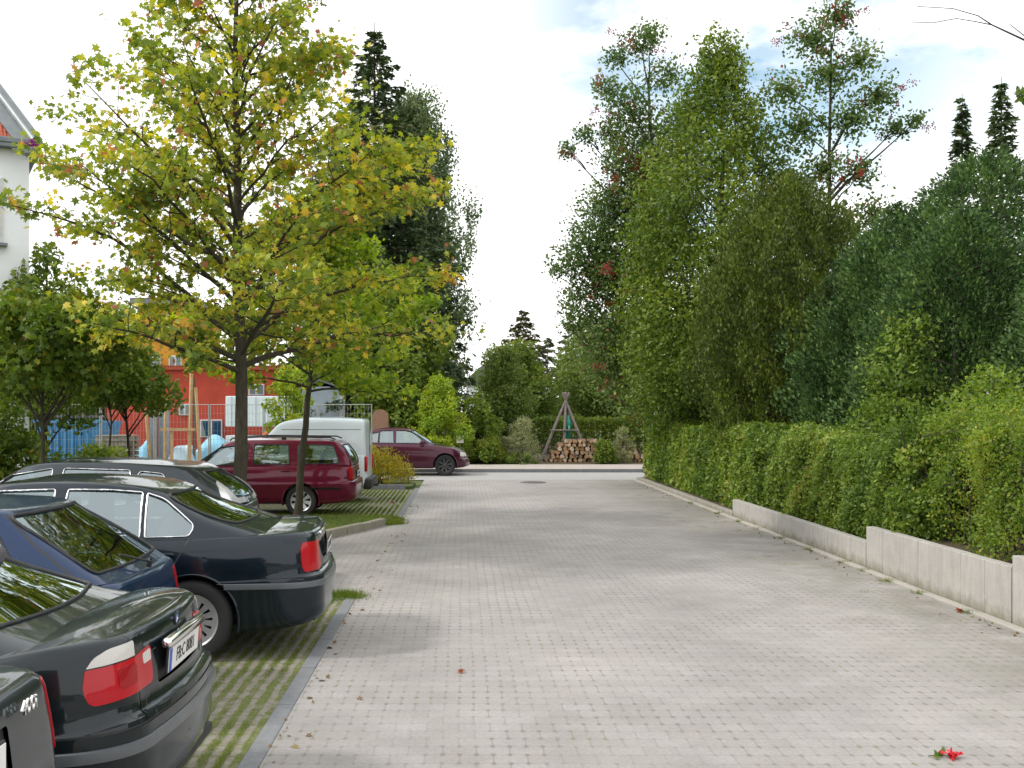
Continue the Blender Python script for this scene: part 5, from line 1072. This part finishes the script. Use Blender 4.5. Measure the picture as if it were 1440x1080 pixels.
cone_shrub('thuja_tree', (9.4, 13.6, .3), 5.7, pf((0, 1.6), (.4, 1.9), (.75, 1.6), (.92, .9), (1, .3)), 60000, .078, M_thd, 'dark evergreen cut by the right edge of the picture', 107, amp=.15, depth=.5, up=.4)
clump_tree('leafy_shrub', (6.75, 15.6, .4), (2.6, .04), env_clumps(pf((0, .5), (.5, .8), (1, .4)), .9, 3.0, 12, .35, .28, 108), 3800, .085, M_hedge, 'sprawling light-leaved shrub before the dark evergreens', 'shrub', seed=108, loose=.25)
for i, (px, py, Y, w) in enumerate([(1353, 132, 27, .62), (1408, 108, 25.5, .72)]):
    x, y, z = at(px, py, Y)
    spruce('spire_conifer', (x, y, .2), z-.2, pf((0, w*1.6), (.5, w*1.15), (.8, w*.62), (.95, w*.28), (1, .05)), M_spruce, ['narrow dark conifer spire, left of the pair above the evergreens', 'narrow dark conifer spire, taller right one of the pair'][i], 110+i, 44, 8, .2, .24, 12)
# neighbour's tree outside the right edge: two bare twigs and one leafy tip reach into view
g_ = np.random.default_rng(5); nb = empty('bare_branched_tree', (10.2, 12, .4), 0, 'bare arching branch reaching in from the top right corner', 'tree')
pts = [at(*p) for p in ((1560, 150, 12), (1480, 80, 12), (1440, 56, 12), (1395, 35, 12), (1375, 22, 12), (1340, 12, 12), (1290, 9, 12))]; L0 = np.array([10.2, 12, .4])
pa = [(wob((0, 0, -.1), (0, 0, 6.3), 10, .05, g_), np.linspace(.14, .05, 10)), (np.array([(0, 0, 5.2)]+[np.array(p)-L0 for p in pts]), np.array([.05, .03, .015, .011, .008, .006, .005, .003]))]
pts2 = [at(*p) for p in ((1395, 35, 12), (1370, 30, 12), (1345, 26, 12), (1312, 32, 12), (1278, 31, 12))]; pa.append((np.array(pts2)-L0, np.array([.007, .006, .005, .004, .003])))
pts2 = [at(*p) for p in ((1470, 75, 12.1), (1440, 50, 12.1), (1420, 34, 12.1))]; pa.append((np.array(pts2)-L0, np.array([.010, .007, .004])))
tubes_mesh('trunk', pa, m_barkd, nb, 6)
Pq = np.array([at(1436+g_.uniform(-8, 40), 133+g_.normal()*5, 12+g_.normal()*.1) for _ in range(160)])-L0
leaf_mesh('crown', Pq, .08, g_.uniform(.2, .6, 160), M_green, nb, 'oval', seed=3)
pa = [(np.array([(0, 0, 4.6), np.array(at(1500, 150, 12))-L0, np.array(at(1436, 131, 12))-L0]), np.array([.03, .014, .006]))]; tubes_mesh('branch', pa, m_barkd, nb, 5)
# ------------------------------------------------------------------ grass
def grass(name, pts_fn, n, h, label=None, seed=0):
    g = np.random.default_rng(seed); P = pts_fn(g, n); m = len(P)
    ax = nrmz(np.array([[0, 0, 1.]])+g.normal(size=(m, 3))*.35)
    o = leaf_mesh(name, P, h*g.uniform(.5, 1.4, m), np.clip(g.beta(2, 2, m)+.15*np.sin(P[:, 0]*3+P[:, 1]*2), 0, 1), M_grass, None, 'blade', ax, .9, seed=seed); return tag(o, kind='stuff')
def inpolyv(P, poly):
    x, y = P[:, 0], P[:, 1]; c = np.zeros(len(P), bool); n = len(poly)
    for i in range(n):
        x1, y1 = poly[i]; x2, y2 = poly[i-1]; k = ((y1 > y) != (y2 > y)) & (x < (x2-x1)*(y-y1)/(y2-y1+1e-12)+x1); c ^= k
    return c
def lawn(g, n):
    P = np.stack([g.uniform(-7, -1.2, n), g.uniform(13.2, 19.2, n), np.full(n, .065)], 1); return P[inpolyv(P, isl)]
grass('grass', lawn, 60000, .06, seed=1)
def joints(x0, x1, y0, y1, gz=.0):
    def f(g, n):
        k = g.integers(int(x0/.105)-1, int(x1/.105)+1, n); x = (k)*.105+g.normal(size=n)*.013-.0175*1.0; u = g.uniform(size=n); y = 1/((1/(y0+1))*(1-u)+(1/(y1+1))*u)-1
        ok = (x > x0) & (x < x1) & ((np.sin(x*3.1+y*1.3)+np.sin(y*2.9-x*2)+np.sin(x*9+y*5)*.5+g.normal(size=n)*.6) > -.4); return np.stack([x, y, np.full(n, gz)], 1)[ok]
    return f
grass('grass', joints(-4.2, -1.30, 3.4, 10.9), 170000, .024, seed=2)
grass('grass', joints(-3.6, -1.30, 19.3, 26.5), 60000, .045, seed=3)
def tuft(pts, r):
    def f(g, n):
        c = np.array(pts)[g.integers(0, len(pts), n)]; P = np.zeros((n, 3)); P[:, :2] = c[:, :2]+g.normal(size=(n, 2))*r; return P
    return f
grass('grass', tuft([(-1.45, 11.15), (-1.3, 11.2), (-1.65, 11.1), (-1.2, 11.05), (-1.5, 10.9)], .09), 2600, .065, seed=4)
grass('grass', tuft([(-1.35, 18.6), (-1.25, 18.4), (-1.4, 18.3), (-1.3, 19.0)], .10), 4500, .08, seed=5)
rr_ = np.random.default_rng(9); grass('weeds', tuft([(5.05+rr_.normal()*.02, y) for y in (10.2, 11.3, 12.1, 12.9, 13.6, 14.9, 16.2, 17.5, 18.7, 20.2, 22.5)], .045), 1300, .05, seed=6)
grass('weeds', tuft([(4.3+rr_.normal()*.3, 10+rr_.uniform()*11) for y in range(30)], .05), 2600, .015, seed=7)

def litter(g, n):
    k = n//2; a = np.stack([-1.16+np.abs(g.normal(size=k))*.12, g.uniform(5, 22, k), np.full(k, .006)], 1); b = np.stack([5.03-np.abs(g.normal(size=n-k))*.16, g.uniform(8, 28, n-k), np.full(n-k, .006)], 1); return np.concatenate([a, b])
g = np.random.default_rng(77); P = litter(g, 170)
tag(leaf_mesh('leaf_litter', P, .05*g.uniform(.4, 1.3, len(P)), g.uniform(.1, 1, len(P)), leafmat('dry_leaves', [(0, (.09, .05, .03)), (.5, (.17, .11, .05)), (.8, (.22, .2, .05)), (1, (.28, .09, .05))], .1), None, 'maple', None, 0, np.array([[0, 0, 1.]])*np.ones((len(P), 1)), .8), kind='stuff')
# ------------------------------------------------------------------ buildings and yard
def wallmat(name, c, b=.15): 
    m = conc_mat(name, c); return m
m_render = plain('white_render', (.84, .86, .89), .9, var=.05, scale=1.5, bmp=.15); m_redt = None
def tile_mat():
    m, nt, b = new_mat('red_roof_tiles'); co = coords(nt); w = nd(nt, 'ShaderNodeTexWave', wave_type='BANDS', bands_direction='X'); w.inputs['Scale'].default_value = 5; nt.links.new(co, w.inputs['Vector'])
    w2 = nd(nt, 'ShaderNodeTexWave', wave_type='BANDS', bands_direction='Z', wave_profile='SAW'); w2.inputs['Scale'].default_value = 2.2; nt.links.new(co, w2.inputs['Vector'])
    f = noise(nt, co, 4, 5); c = mixc(nt, 1.0, ramp(nt, [(0.3, (.36, .07, .035)), (.7, (.5, .11, .05))], f).outputs[0], ramp(nt, [(0, .55), (.3, 1)], w2.outputs['Fac']).outputs[0], 'MULTIPLY')
    nt.links.new(c, b.inputs['Base Color']); b.inputs['Roughness'].default_value = .8; bump(nt, b, mth(nt, 'ADD', w.outputs['Fac'], w2.outputs['Fac']), .8, .04); return m
m_tile = tile_mat(); m_zinc = plain('zinc_sheet', (.17, .19, .20), .45, .5); m_wframe = plain('window_frame_white', (.6, .6, .6), .5)
m_pane = glass('window_pane', (.1, .12, .13), 1.4)
hs = empty('white_house', (-12.0, 22, 0), 0, 'white rendered house with red and grey roof at the left edge', 'house')
x1 = at(41, 0, 20)[0]+12.0; zE = at(0, 202, 20)[2]       # right corner and eaves, local coordinates
MB().box((x1-4, 2.0, zE/2), (8, 8, zE)).build('wall', m_render, hs)
mb = MB(); e = .12; A = (x1+e, -2-e, zE); B = (x1+e, 6+e, zE); Cc = (x1-8, -2-e, zE); D_ = (x1-8, 6+e, zE); rg1 = (x1-2.0, 2.0, zE+4.3); rg2 = (x1-8, 2, zE+4.3)
v0 = [A, Cc, rg2, rg1]; mesh('roof_slope', v0, [(1, 0, 3, 2)], m_tile, hs); mesh('roof_slope', [A, B, rg1], [(0, 1, 2)], m_zinc, hs); mesh('roof_slope', [B, D_, rg2, rg1], [(0, 1, 2, 3)], m_tile, hs)  # right slope is coloured grey to imitate the sky reflected off it
MB().tube([Vector(A)+Vector((0, 0, .02)), Vector(rg1)+Vector((0, 0, .02))], .13, 8).build('hip_cap', m_zinc, hs, 60)
nn_ = Vector((0, -.03, .02)); h0 = Vector(A)+nn_; h1 = Vector(rg1)+nn_; MB().add([h0, h1, h1-Vector((.42, 0, 0)), h0-Vector((.42, 0, 0)), h0-nn_*2, h1-nn_*2, h1-Vector((.42, 0, 0))-nn_*2, h0-Vector((.42, 0, 0))-nn_*2], [(0, 3, 2, 1), (4, 5, 6, 7), (0, 1, 5, 4), (3, 7, 6, 2)]).build('verge_flashing', m_zinc, hs)
MB().box((x1-4+e, -2-e-.04, zE-.02), (8.1, .14, .13), bev=.03).box((x1+e+.04, 2, zE-.02), (.14, 8.5, .13), bev=.03).box((x1-4, -2-.13, zE-.12), (8, .24, .06)).build('gutter', m_zinc, hs)
wx = at(0, 0, 20)[0]+12.0
for dz in (0.0, -2.6):
    f_ = MB(); zc_ = at(0, 300, 20)[2]+dz
    f_.box((wx-.45, -2.01, zc_), (1.1, .10, 1.25), bev=.01); w_ = f_.build('window', m_wframe, hs)
    MB().box((wx-.45, -2.065, zc_), (.96, .012, 1.1)).build('pane', m_pane, w_); MB().box((wx-.45, -2.07, zc_-.66), (1.25, .2, .05)).build('sill', m_zinc, w_)
fb = empty('flower_box', at(47, 208, 19.6), 0, 'purple flowers hanging at the corner of the white house eaves', 'flower box')
MB().box((-.06, 0, -.08), (.26, .3, .14), bev=.02).tube([(-.4, 0, -.02), (-.06, 0, -.02)], .012, 6).build('box', m_zinc, fb)
g = np.random.default_rng(3); P_ = g.normal(size=(380, 3))*np.array([.075, .08, .08]); leaf_mesh('blossoms', P_, .05, g.uniform(size=380), leafmat('purple_petals', [(0, (.12, .01, .10)), (1, (.36, .03, .26))], .3), fb, 'oval')
def wind(mb, c, s, par, fr=m_wframe, bars=1):
    w_ = MB().box(c, (s[0], .12, s[1]), bev=.01).build('window', fr, par); m2 = MB(); k = bars+1
    for i in range(k): m2.box((c[0]-s[0]/2+s[0]*(i+.5)/k, c[1]-.065, c[2]), (s[0]/k-.09, .012, s[1]-.1))
    m2.build('pane', m_pane, w_)
m_red = plain('red_render', (.42, .055, .03), .85, var=.16, scale=1.2, bmp=.1); m_org = plain('ochre_render', (.55, .27, .03), .85, var=.15, scale=1.2); m_bei = plain('beige_render', (.55, .42, .28), .85, var=.15)
Yb = 42
rb = empty('red_building', (at(250, 0, Yb)[0], Yb, 0), 0, 'red and ochre building under construction behind the maples', 'building'); bx = rb.location.x
def wpx(x0, x1_, y0, y1_, Y): a = at(x0, y0, Y); b = at(x1_, y1_, Y); return (a[0]+b[0])/2, (a[2]+b[2])/2, b[0]-a[0], a[2]-b[2]
cx, cz, w_, h_ = wpx(150, 400, 520, 655, Yb)
MB().box((cx-bx, 3, cz+.0), (w_, 6, h_+.3)).build('wall', m_red, rb)
cx, cz, w_, h_ = wpx(196, 268, 425, 545, Yb); MB().box((cx-bx-.2, 3.2, cz), (w_, 5.5, h_)).build('upper_wall', m_org, rb)
cx, cz, w_, h_ = wpx(205, 234, 440, 478, Yb); MB().box((cx-bx, .42, cz), (w_, .1, h_)).build('wall_panel', m_bei, rb)
cx, cz, w_, h_ = wpx(196, 272, 418, 426, Yb); MB().box((cx-bx-.2, 3.2, cz), (w_+.5, 6.1, h_)).build('roof', m_zinc, rb)
cx, cz, w_, h_ = wpx(146, 404, 514, 520, Yb); MB().box((cx-bx+1.3, 3, cz), (w_-2.2, 6.3, h_)).build('roof', m_tile, rb)
for (a, b, c, d) in ((252, 268, 568, 584), (282, 313, 590, 615), (206, 226, 500, 520), (238, 256, 500, 520), (350, 372, 540, 556)):
    cx, cz, w_, h_ = wpx(a, b, c, d, Yb); wind(None, (cx-bx, -.02, cz), (w_, h_), rb)
o = empty('site_trailer', (at(358, 0, 38)[0], 38, 0), 0, 'pale blue-white site trailer partly hidden by the big maple trunk', 'trailer'); cx, cz, w_, h_ = wpx(317, 402, 557, 600, 38); m_tr = plain('trailer_white', (.60, .70, .72), .5, var=.05)
MB().box((cx-o.location.x, .8, cz), (w_, 1.6, h_), bev=.03).build('body', m_tr, o); mb = MB()
for i in range(5): mb.box((cx-o.location.x-w_/2+w_*(i+.5)/5, -.012, cz), (.03, .02, h_*.94))
mb.build('panel_ribs', plain('trailer_rib', (.45, .52, .54), .5), o)
mb = MB().box((cx-o.location.x, .8, .72), (w_*.96, 1.3, .14)).tube([(cx-o.location.x+w_/2, .8, .7), (cx-o.location.x+w_/2+.9, .8, .55)], .04, 6); mb.build('chassis', m_blk, o)
for s in (-.35, .35): MB().lathe([(0, -.1), (.2, -.1), (.34, -.08), (.34, .08), (.2, .1), (0, .1)], 20, 'Y', (cx-o.location.x+s, .1, .34)).build('wheel', m_rub, o)
MB().box((cx-o.location.x, .8, .95), (w_, 1.55, .38), bev=.02).build('skirt', m_tr, o)
sh = empty('metal_shed', (at(455, 0, 41)[0], 41, 0), 0, 'grey-blue corrugated shed behind the white van', 'shed'); cx, cz, w_, h_ = wpx(425, 480, 548, 650, 41)
m_shed = plain('corrugated_grey', (.40, .48, .54), .55, .2, var=.08); mb = MB(); n_ = 46; z1_ = cz+h_/2; xl = cx-sh.location.x-w_/2
for i in range(n_): mb.box((xl+w_*(i+.5)/n_, .0+(.015 if i % 2 else 0), z1_/2), (w_/n_, .05, z1_+(.25 if abs(i/n_-.45) < .25 else .0)))
mb.build('front_wall', m_shed, sh); MB().box((xl+w_/2, 2.1, z1_/2-.05), (w_-.05, 4, z1_-.1)).build('body', m_shed, sh)
MB().prism([(xl-.15, 0), (xl+w_*.45, .34), (xl+w_+.15, 0), (xl+w_+.15, .06), (xl+w_*.45, .42), (xl-.15, .06)], -.15, 4.2).build('roof', m_zinc, sh).matrix_local = Matrix.Translation((0, 0, z1_)) @ Matrix(((1, 0, 0, 0), (0, 0, 1, 0), (0, 1, 0, 0), (0, 0, 0, 1)))
MB().box((xl+w_+.05, -.03, z1_/2), (.22, .1, z1_)).build('corner_post', plain('shed_trim', (.6, .64, .66), .5), sh)
# tarpaulin heap, container, column, pallets, poles
def heap(name, px, py0, py1, wpx_, Y, mat, label, seed, cat):
    x, _, z = at(px, py0, Y); w = wpx_/FX*Y; g = np.random.default_rng(seed); n = 22; vs = []; 
    for i in range(n+1):
        for j in range(11):
            u, v = i/n, j/10; zz = max(0, z*(math.sin(math.pi*min(1, max(0, u)))**.45)*(math.sin(math.pi*(.02+.96*v))**.4))*(1+.07*math.sin(u*9+v*4+seed)+.05*math.sin(v*7+u*5)); vs.append((w*(u-.5), 1.6*(v-.5), zz))
    o = mesh(name, vs, [(i*11+j, (i+1)*11+j, (i+1)*11+j+1, i*11+j+1) for i in range(n) for j in range(10)], mat, None, 180); o.location = (x, Y, -.03); return tag(o, label, cat)
m_tarp = plain('blue_tarp', (.22, .50, .66), .45, var=.2, scale=3); m_tarp2 = plain('pale_tarp', (.42, .58, .68), .5, var=.2, scale=3)
heap('tarpaulin_heap', 303, 612, 0, 70, 34, m_tarp, 'light blue tarpaulin heap beside the big maple trunk', 2, 'tarpaulin')
heap('tarpaulin_heap', 258, 622, 0, 44, 33, m_tarp2, 'pale blue-grey tarpaulin heap between the timber poles', 4, 'tarpaulin')
heap('tarpaulin_heap', 203, 620, 0, 26, 35, m_tarp, 'small blue tarpaulin heap at the foot of the red wall', 6, 'tarpaulin')
ct = empty('skip_container', (at(112, 0, 32)[0], 32, 0), 0, 'blue container with sloping sides at the left, behind the young trees', 'container'); m_blu = plain('container_blue', (.05, .25, .50), .5, .1, var=.15)
w_ = 92/FX*32; z1_ = at(0, 592, 32)[2]; z0_ = .12
MB().add([(-w_/2+.35, -.8, z0_), (w_/2-.35, -.8, z0_), (w_/2-.35, .8, z0_), (-w_/2+.35, .8, z0_), (-w_/2, -.9, z1_), (w_/2, -.9, z1_), (w_/2, .9, z1_), (-w_/2, .9, z1_)], [(3, 2, 1, 0), (0, 1, 5, 4), (1, 2, 6, 5), (2, 3, 7, 6), (3, 0, 4, 7), (4, 5, 6, 7)]).build('tub', m_blu, ct)
mb = MB()
for i in range(6): mb.box((-w_/2+.45+(w_-.9)*i/5, -.88, (z0_+z1_)/2), (.08, .09, z1_-z0_))
mb.box((0, -.93, z1_), (w_+.08, .08, .1)); mb.build('ribs', m_blu, ct); MB().box((0, 0, .06), (w_-1, 1.2, .14)).build('base', m_blk, ct)
mb = MB()
ck = empty('container_load', (ct.location.x, 32, z1_+.006), 0, 'dark boards and grey rubble heaped in the blue container', 'rubble')
g = np.random.default_rng(8)
for i in range(16): mb.box((g.uniform(-w_/2+.4, w_/2-.4), g.uniform(-.5, .5), .12+.05*g.uniform()), (g.uniform(.3, 1.1), g.uniform(.06, .3), .08), rz=g.uniform(0, 3))
mb.build('boards', plain('weathered_wood', (.13, .115, .10), .9, var=.4), ck)
pl_ = empty('pallet_stack', (at(165, 0, 31)[0], 31, -.03), 0, 'stack of grey wooden pallets right of the blue container', 'pallets'); m_pal = plain('pallet_wood', (.30, .27, .22), .9, var=.35)
for k in range(9):
    mb = MB(); z = k*.15
    for i in range(7): mb.box((0+.01*math.sin(k*3), -.48+.16*i, z+.135), (1.0, .11, .02))
    for i in (-1, 0, 1): mb.box((0, .45*i, z+.06), (1.0, .1, .09)); mb.box((0, .45*i, z+.012), (1.0, .12, .02))
    mb.build('pallet', m_pal, pl_)
cl_ = empty('steel_column', (at(223, 0, 33)[0], 33, -.03), 0, 'grey-blue steel cabinet column among the timber poles', 'column'); m_cl = plain('column_steel', (.30, .38, .46), .4, .4)
zt_ = at(0, 572, 33)[2]; MB().box((-.14, 0, zt_/2), (.2, .3, zt_), bev=.02).box((.17, .03, zt_/2), (.26, .28, zt_-.05), bev=.02).build('box', m_cl, cl_)
MB().box((-.14, -.17, zt_*.92), (.1, .06, .12)).build('bracket', m_blk, cl_)
m_tim = plain('raw_timber', (.50, .33, .16), .8, var=.2, scale=8); m_timd = plain('dark_timber', (.12, .08, .05), .85)
tp_ = [((205, 575), (213, 652), 'short leaning timber post before the left part of the red wall'), ((233, 560), (232, 652), 'upright timber post just right of the steel column'), ((269, 525), (266, 655), 'tall pale timber post in front of the ochre wall'), ((275, 545), (283, 655), 'slim timber post leaning beside the tall pale post'), ((219, 555), (217, 600), 'short timber stud above the steel column')]
for (a, b, lab) in tp_:
    p, q = at(*a, 32.4), at(b[0], 0, 32.4); q = (q[0], 32.4, -.05)
    o = MB().tube([(p[0]-q[0], 0, p[2]+.05), (0, 0, 0)], .055, 4).build('timber_post', m_tim); o.location = q; tag(o, lab, 'post', 'timber posts in the building yard')
p = at(273, 530, 32.8); o = MB().tube([(0, 0, p[2]), (0, 0, 0)], .05, 8).build('steel_pole', m_timd); o.location = (p[0], 32.8, -.03); tag(o, 'dark pole directly behind the tall pale timber post', 'pole')
o = MB().box((0, 0, 0), (1.1, .05, .09)).box((-.2, .03, -.5), (.08, .05, 1.1)).box((.35, .03, -.5), (.08, .05, 1.1)).build('timber_trestle', m_tim); o.location = at(250, 604, 32.2); tag(o, 'low timber trestle frame between the two tall posts', 'trestle')
lp_ = empty('warning_lamp', at(374, 618, 29), 0, 'orange warning lamp hanging on the fence right of the maple trunk', 'lamp'); MB().lathe([(0, .2), (.07, .18), (.10, .06), (.10, -.1), (.06, -.2), (0, -.21)], 16).build('lamp_body', plain('orange_plastic', (.65, .14, .03), .4), lp_, 50); MB().box((0, 0, -.25), (.16, .1, .1), bev=.02).build('lamp_base', m_blk, lp_)
# construction fence of wire panels
fe = empty('wire_fence', (-9.5, 29.2, -.02), 0, 'see-through grey wire mesh fence of the building yard', 'fence'); m_zw = plain('fence_zinc', (.42, .43, .42), .45, .5)
fz = at(0, 569, 29.2)[2]+.02
for k in range(7):
    x0 = -3.9+k*1.55+.0
    fp = MB().tube([(x0, 0, 0), (x0, 0, fz), (x0+1.5, 0, fz), (x0+1.5, 0, 0)], .021, 6).build('panel_frame', m_zw, fe)
    mb = MB()
    for i in range(1, 15): mb.box((x0+.1*i, 0, fz/2+.1), (.006, .006, fz-.2))
    for j in range(1, 9): mb.box((x0+.75, .004, fz*j/9), (1.5, .006, .006))
    mb.build('wire_mesh', m_zw, fp); MB().box((x0+1.52, 0, .06), (.2, .5, .12), bev=.03).build('foot', m_conc, fe)
# far house gable glimpsed in the gap
fh = empty('far_house', (at(712, 0, 72)[0], 72, .3), 0, 'far house with dark gable roof glimpsed through trees in the gap', 'house'); zr_ = at(0, 484, 72)[2]-.3
MB().box((0, 3, 2.0), (5.6, 6, 4.0)).build('wall', m_render, fh)
mesh('roof', [(-3.2, -.3, 3.7), (3.2, -.3, 3.7), (0, -.3, zr_), (-3.2, 6.3, 3.7), (3.2, 6.3, 3.7), (0, 6.3, zr_)], [(0, 1, 2), (3, 5, 4), (0, 2, 5, 3), (1, 4, 5, 2), (0, 3, 4, 1)], m_zinc, fh)
for xx in (-1.4, 1.2): wind(None, (xx, -.02, 2.2), (.9, 1.2), fh)
# turn the white house about its near right corner so that it faces the lane
pv = Vector((at(41, 0, 20)[0], 20, 0)); hs.matrix_world = Matrix.Translation(pv) @ Matrix.Rotation(R(28), 4, 'Z') @ Matrix.Translation(-pv) @ Matrix.Translation((-12.0, 22, 0))
# brown board and white sign
o = empty('brown_board', (at(532, 0, 37)[0], 37.9, 0), 0, 'brown board with rounded top above the maroon car roof', 'board'); zt_ = at(0, 577, 37)[2]
MB().box((0, 0, zt_/2-.13), (.6, .04, zt_-.26)).lathe([(0, -.025), (.3, -.025), (.3, .025), (0, .025)], 24, 'Y', (0, 0, zt_-.26)).build('panel', plain('brown_wood', (.24, .14, .09), .8), o)
o = empty('small_sign', (at(647, 0, 37.6)[0], 37.65, 0), 0, 'small white square sign on a thin post beyond the maroon car', 'sign'); zt_ = at(0, 618, 37.6)[2]
MB().box((0, 0, zt_), (.26, .02, .26), bev=.004).build('panel', m_plate, o); MB().lathe([(.018, 0), (.018, zt_+.1)], 8, 'Z', (0, .03, 0)).build('post', m_zinc, o)
# ------------------------------------------------------------------ wood pile, tripod, pump
m_end = plain('log_end', (.42, .25, .13), .85, var=.3, scale=20); m_end2 = plain('log_end_pale', (.55, .42, .30), .85, var=.25, scale=20); m_lb = plain('log_bark', (.11, .07, .05), .95, var=.4, bmp=.4)
def make_log(mat_end):
    mb = MB(); n = 9; rr = [1+.12*math.sin(i*2.3) for i in range(n)]; vs = []
    for y in (-.42, .42):
        for i in range(n): vs.append((rr[i]*.115*math.cos(2*math.pi*i/n), y, rr[i]*.115*math.sin(2*math.pi*i/n)))
    mb.add(vs, [(i, n+i, n+(i+1) % n, (i+1) % n) for i in range(n)], 0); mb.add(vs, [tuple(range(n)), tuple(range(n, 2*n))[::-1]], 1)
    return mb.build('split_log', [m_lb, mat_end])
g = np.random.default_rng(12); protos = [make_log(m_end), make_log(m_end2)]; cnt = 0
rows = [(768, 858, 0), (770, 856, 1), (774, 852, 2), (780, 846, 3), (788, 842, 4), (796, 828, 5)]
lx0 = at(762, 0, 39.4)[0]
slots = [(lx0+.14+i*.18+(r % 2)*.09+r*.13, r) for r in range(6) for i in range(int(14-1.3*r))]
slots += [(at(858, 0, 39.4)[0]+i*.18+(r % 2)*.09, r) for r in range(4) for i in range(8-r)]
for (x, r) in slots:
    src = protos[cnt % 3 == 1]; o = src if cnt in (0, 1) else src.copy()
    if cnt > 1: COL.objects.link(o)
    if cnt == 1: o = protos[1]
    if cnt == 0: o = protos[0]
    o.location = (x+g.normal()*.02, 39.4+g.normal()*.08, .18+r*.145); o.rotation_euler = (0, g.uniform(0, 6.28), g.normal()*.03); s_ = g.uniform(.55, .86); o.scale = (s_, 1, s_*g.uniform(.75, 1.05))
    tag(o, 'short split log with a sawn end, stacked in the wood pile behind the side road', 'log', 'logs stacked in the wood pile'); cnt += 1
tp = empty('pole_tripod', (at(798, 0, 39.9)[0], 40.6, .15), 0, 'tall narrow tripod of weathered wooden poles over the wood pile', 'tripod'); za = at(0, 556, 40.6)[2]-.15; m_pole = plain('weathered_pole', (.20, .17, .16), .9, var=.3)
for a, L_ in ((205, 1.15), (255, .6), (-25, .95), (75, .8), (20, .95)):
    d = Vector((math.cos(R(a))*L_, math.sin(R(a))*L_*.7, -.2)); t_ = Vector((-d.x*.14, -d.y*.14, za+.12))
    MB().tube([t_, d*.5+Vector((0.02, 0, za*.5)), d], [.045, .06, .075], 7).build('pole', m_pole, tp, 60)
MB().tube([(-.62, -.30, 1.15), (.5, -.30, 1.15)], .035, 6).build('crossbar', m_pole, tp)
gp = empty('garden_pump', (at(799, 0, 40.6)[0], 40.55, .12), 0, 'dark green pump pipe standing inside the wooden tripod', 'pump'); m_gr = plain('pump_green', (.02, .22, .15), .4)
MB().lathe([(.16, 0), (.16, .05), (.09, .1), (.09, 1.25), (.13, 1.3), (.12, 1.5), (.05, 1.75), (0, 1.8)], 16).build('barrel', m_gr, gp, 50); MB().tube([(0, 0, 1.3), (0, -.3, 1.34), (0, -.36, 1.2)], .035, 8).build('spout', m_gr, gp, 60); MB().tube([(0, .08, 1.6), (.1, .3, 1.62), (.15, .45, 1.1)], .02, 6).build('handle', m_gr, gp, 60)
# ------------------------------------------------------------------ fallen flower and leaves
fl = empty('fallen_flower', (2.80, 5.92, .0), R(20), 'red flower with green leaves lying on the paving at the bottom right', 'flower'); g = np.random.default_rng(2)
P_ = g.normal(size=(46, 3))*np.array([.022, .016, .010])+np.array([.03, -.015, .022]); leaf_mesh('petals', P_, .035, g.uniform(size=46), leafmat('red_petals', [(0, (.45, .01, .02)), (1, (.75, .04, .06))], .2), fl, 'oval')
P_ = np.array([[-.05, .03, .012], [-.03, .05, .014], [-.07, .012, .012], [-.015, .03, .02], [.0, .05, .012], [.04, .07, .02]]); leaf_mesh('leaves', P_, .055, g.uniform(.1, .5, 6), M_green, fl, 'oval', nrm=np.array([[0, 0, 1.]])*np.ones((6, 1)), nw=.8)
MB().tube([(.02, -.01, .012), (-.03, .03, .012), (-.09, .05, .008)], .003, 5).build('stem', M_green, fl)
rl = leafmat('fallen_leaf_red', [(0, (.22, .05, .03)), (1, (.30, .10, .05))], .2)
for x, y, lab, s_ in ((4.97, 10.25, 'curled red fallen leaf at the foot of the tallest wall', .10), (-.02, 7.85, 'small pinkish leaf flat on the paving in mid lane', .055), (-1.55, 22.6, 'pale fallen leaf on the grass paving behind the red estate', .11)):
    o = leaf_mesh('fallen_leaf', np.array([[0, 0, .012], [.02, .01, .02]]), s_, np.array([.3, .7]), rl, None, 'maple', nrm=np.array([[0, 0, 1.], [0, 0, 1]]), nw=.75); o.location = (x, y, .004); tag(o, lab, 'leaf')
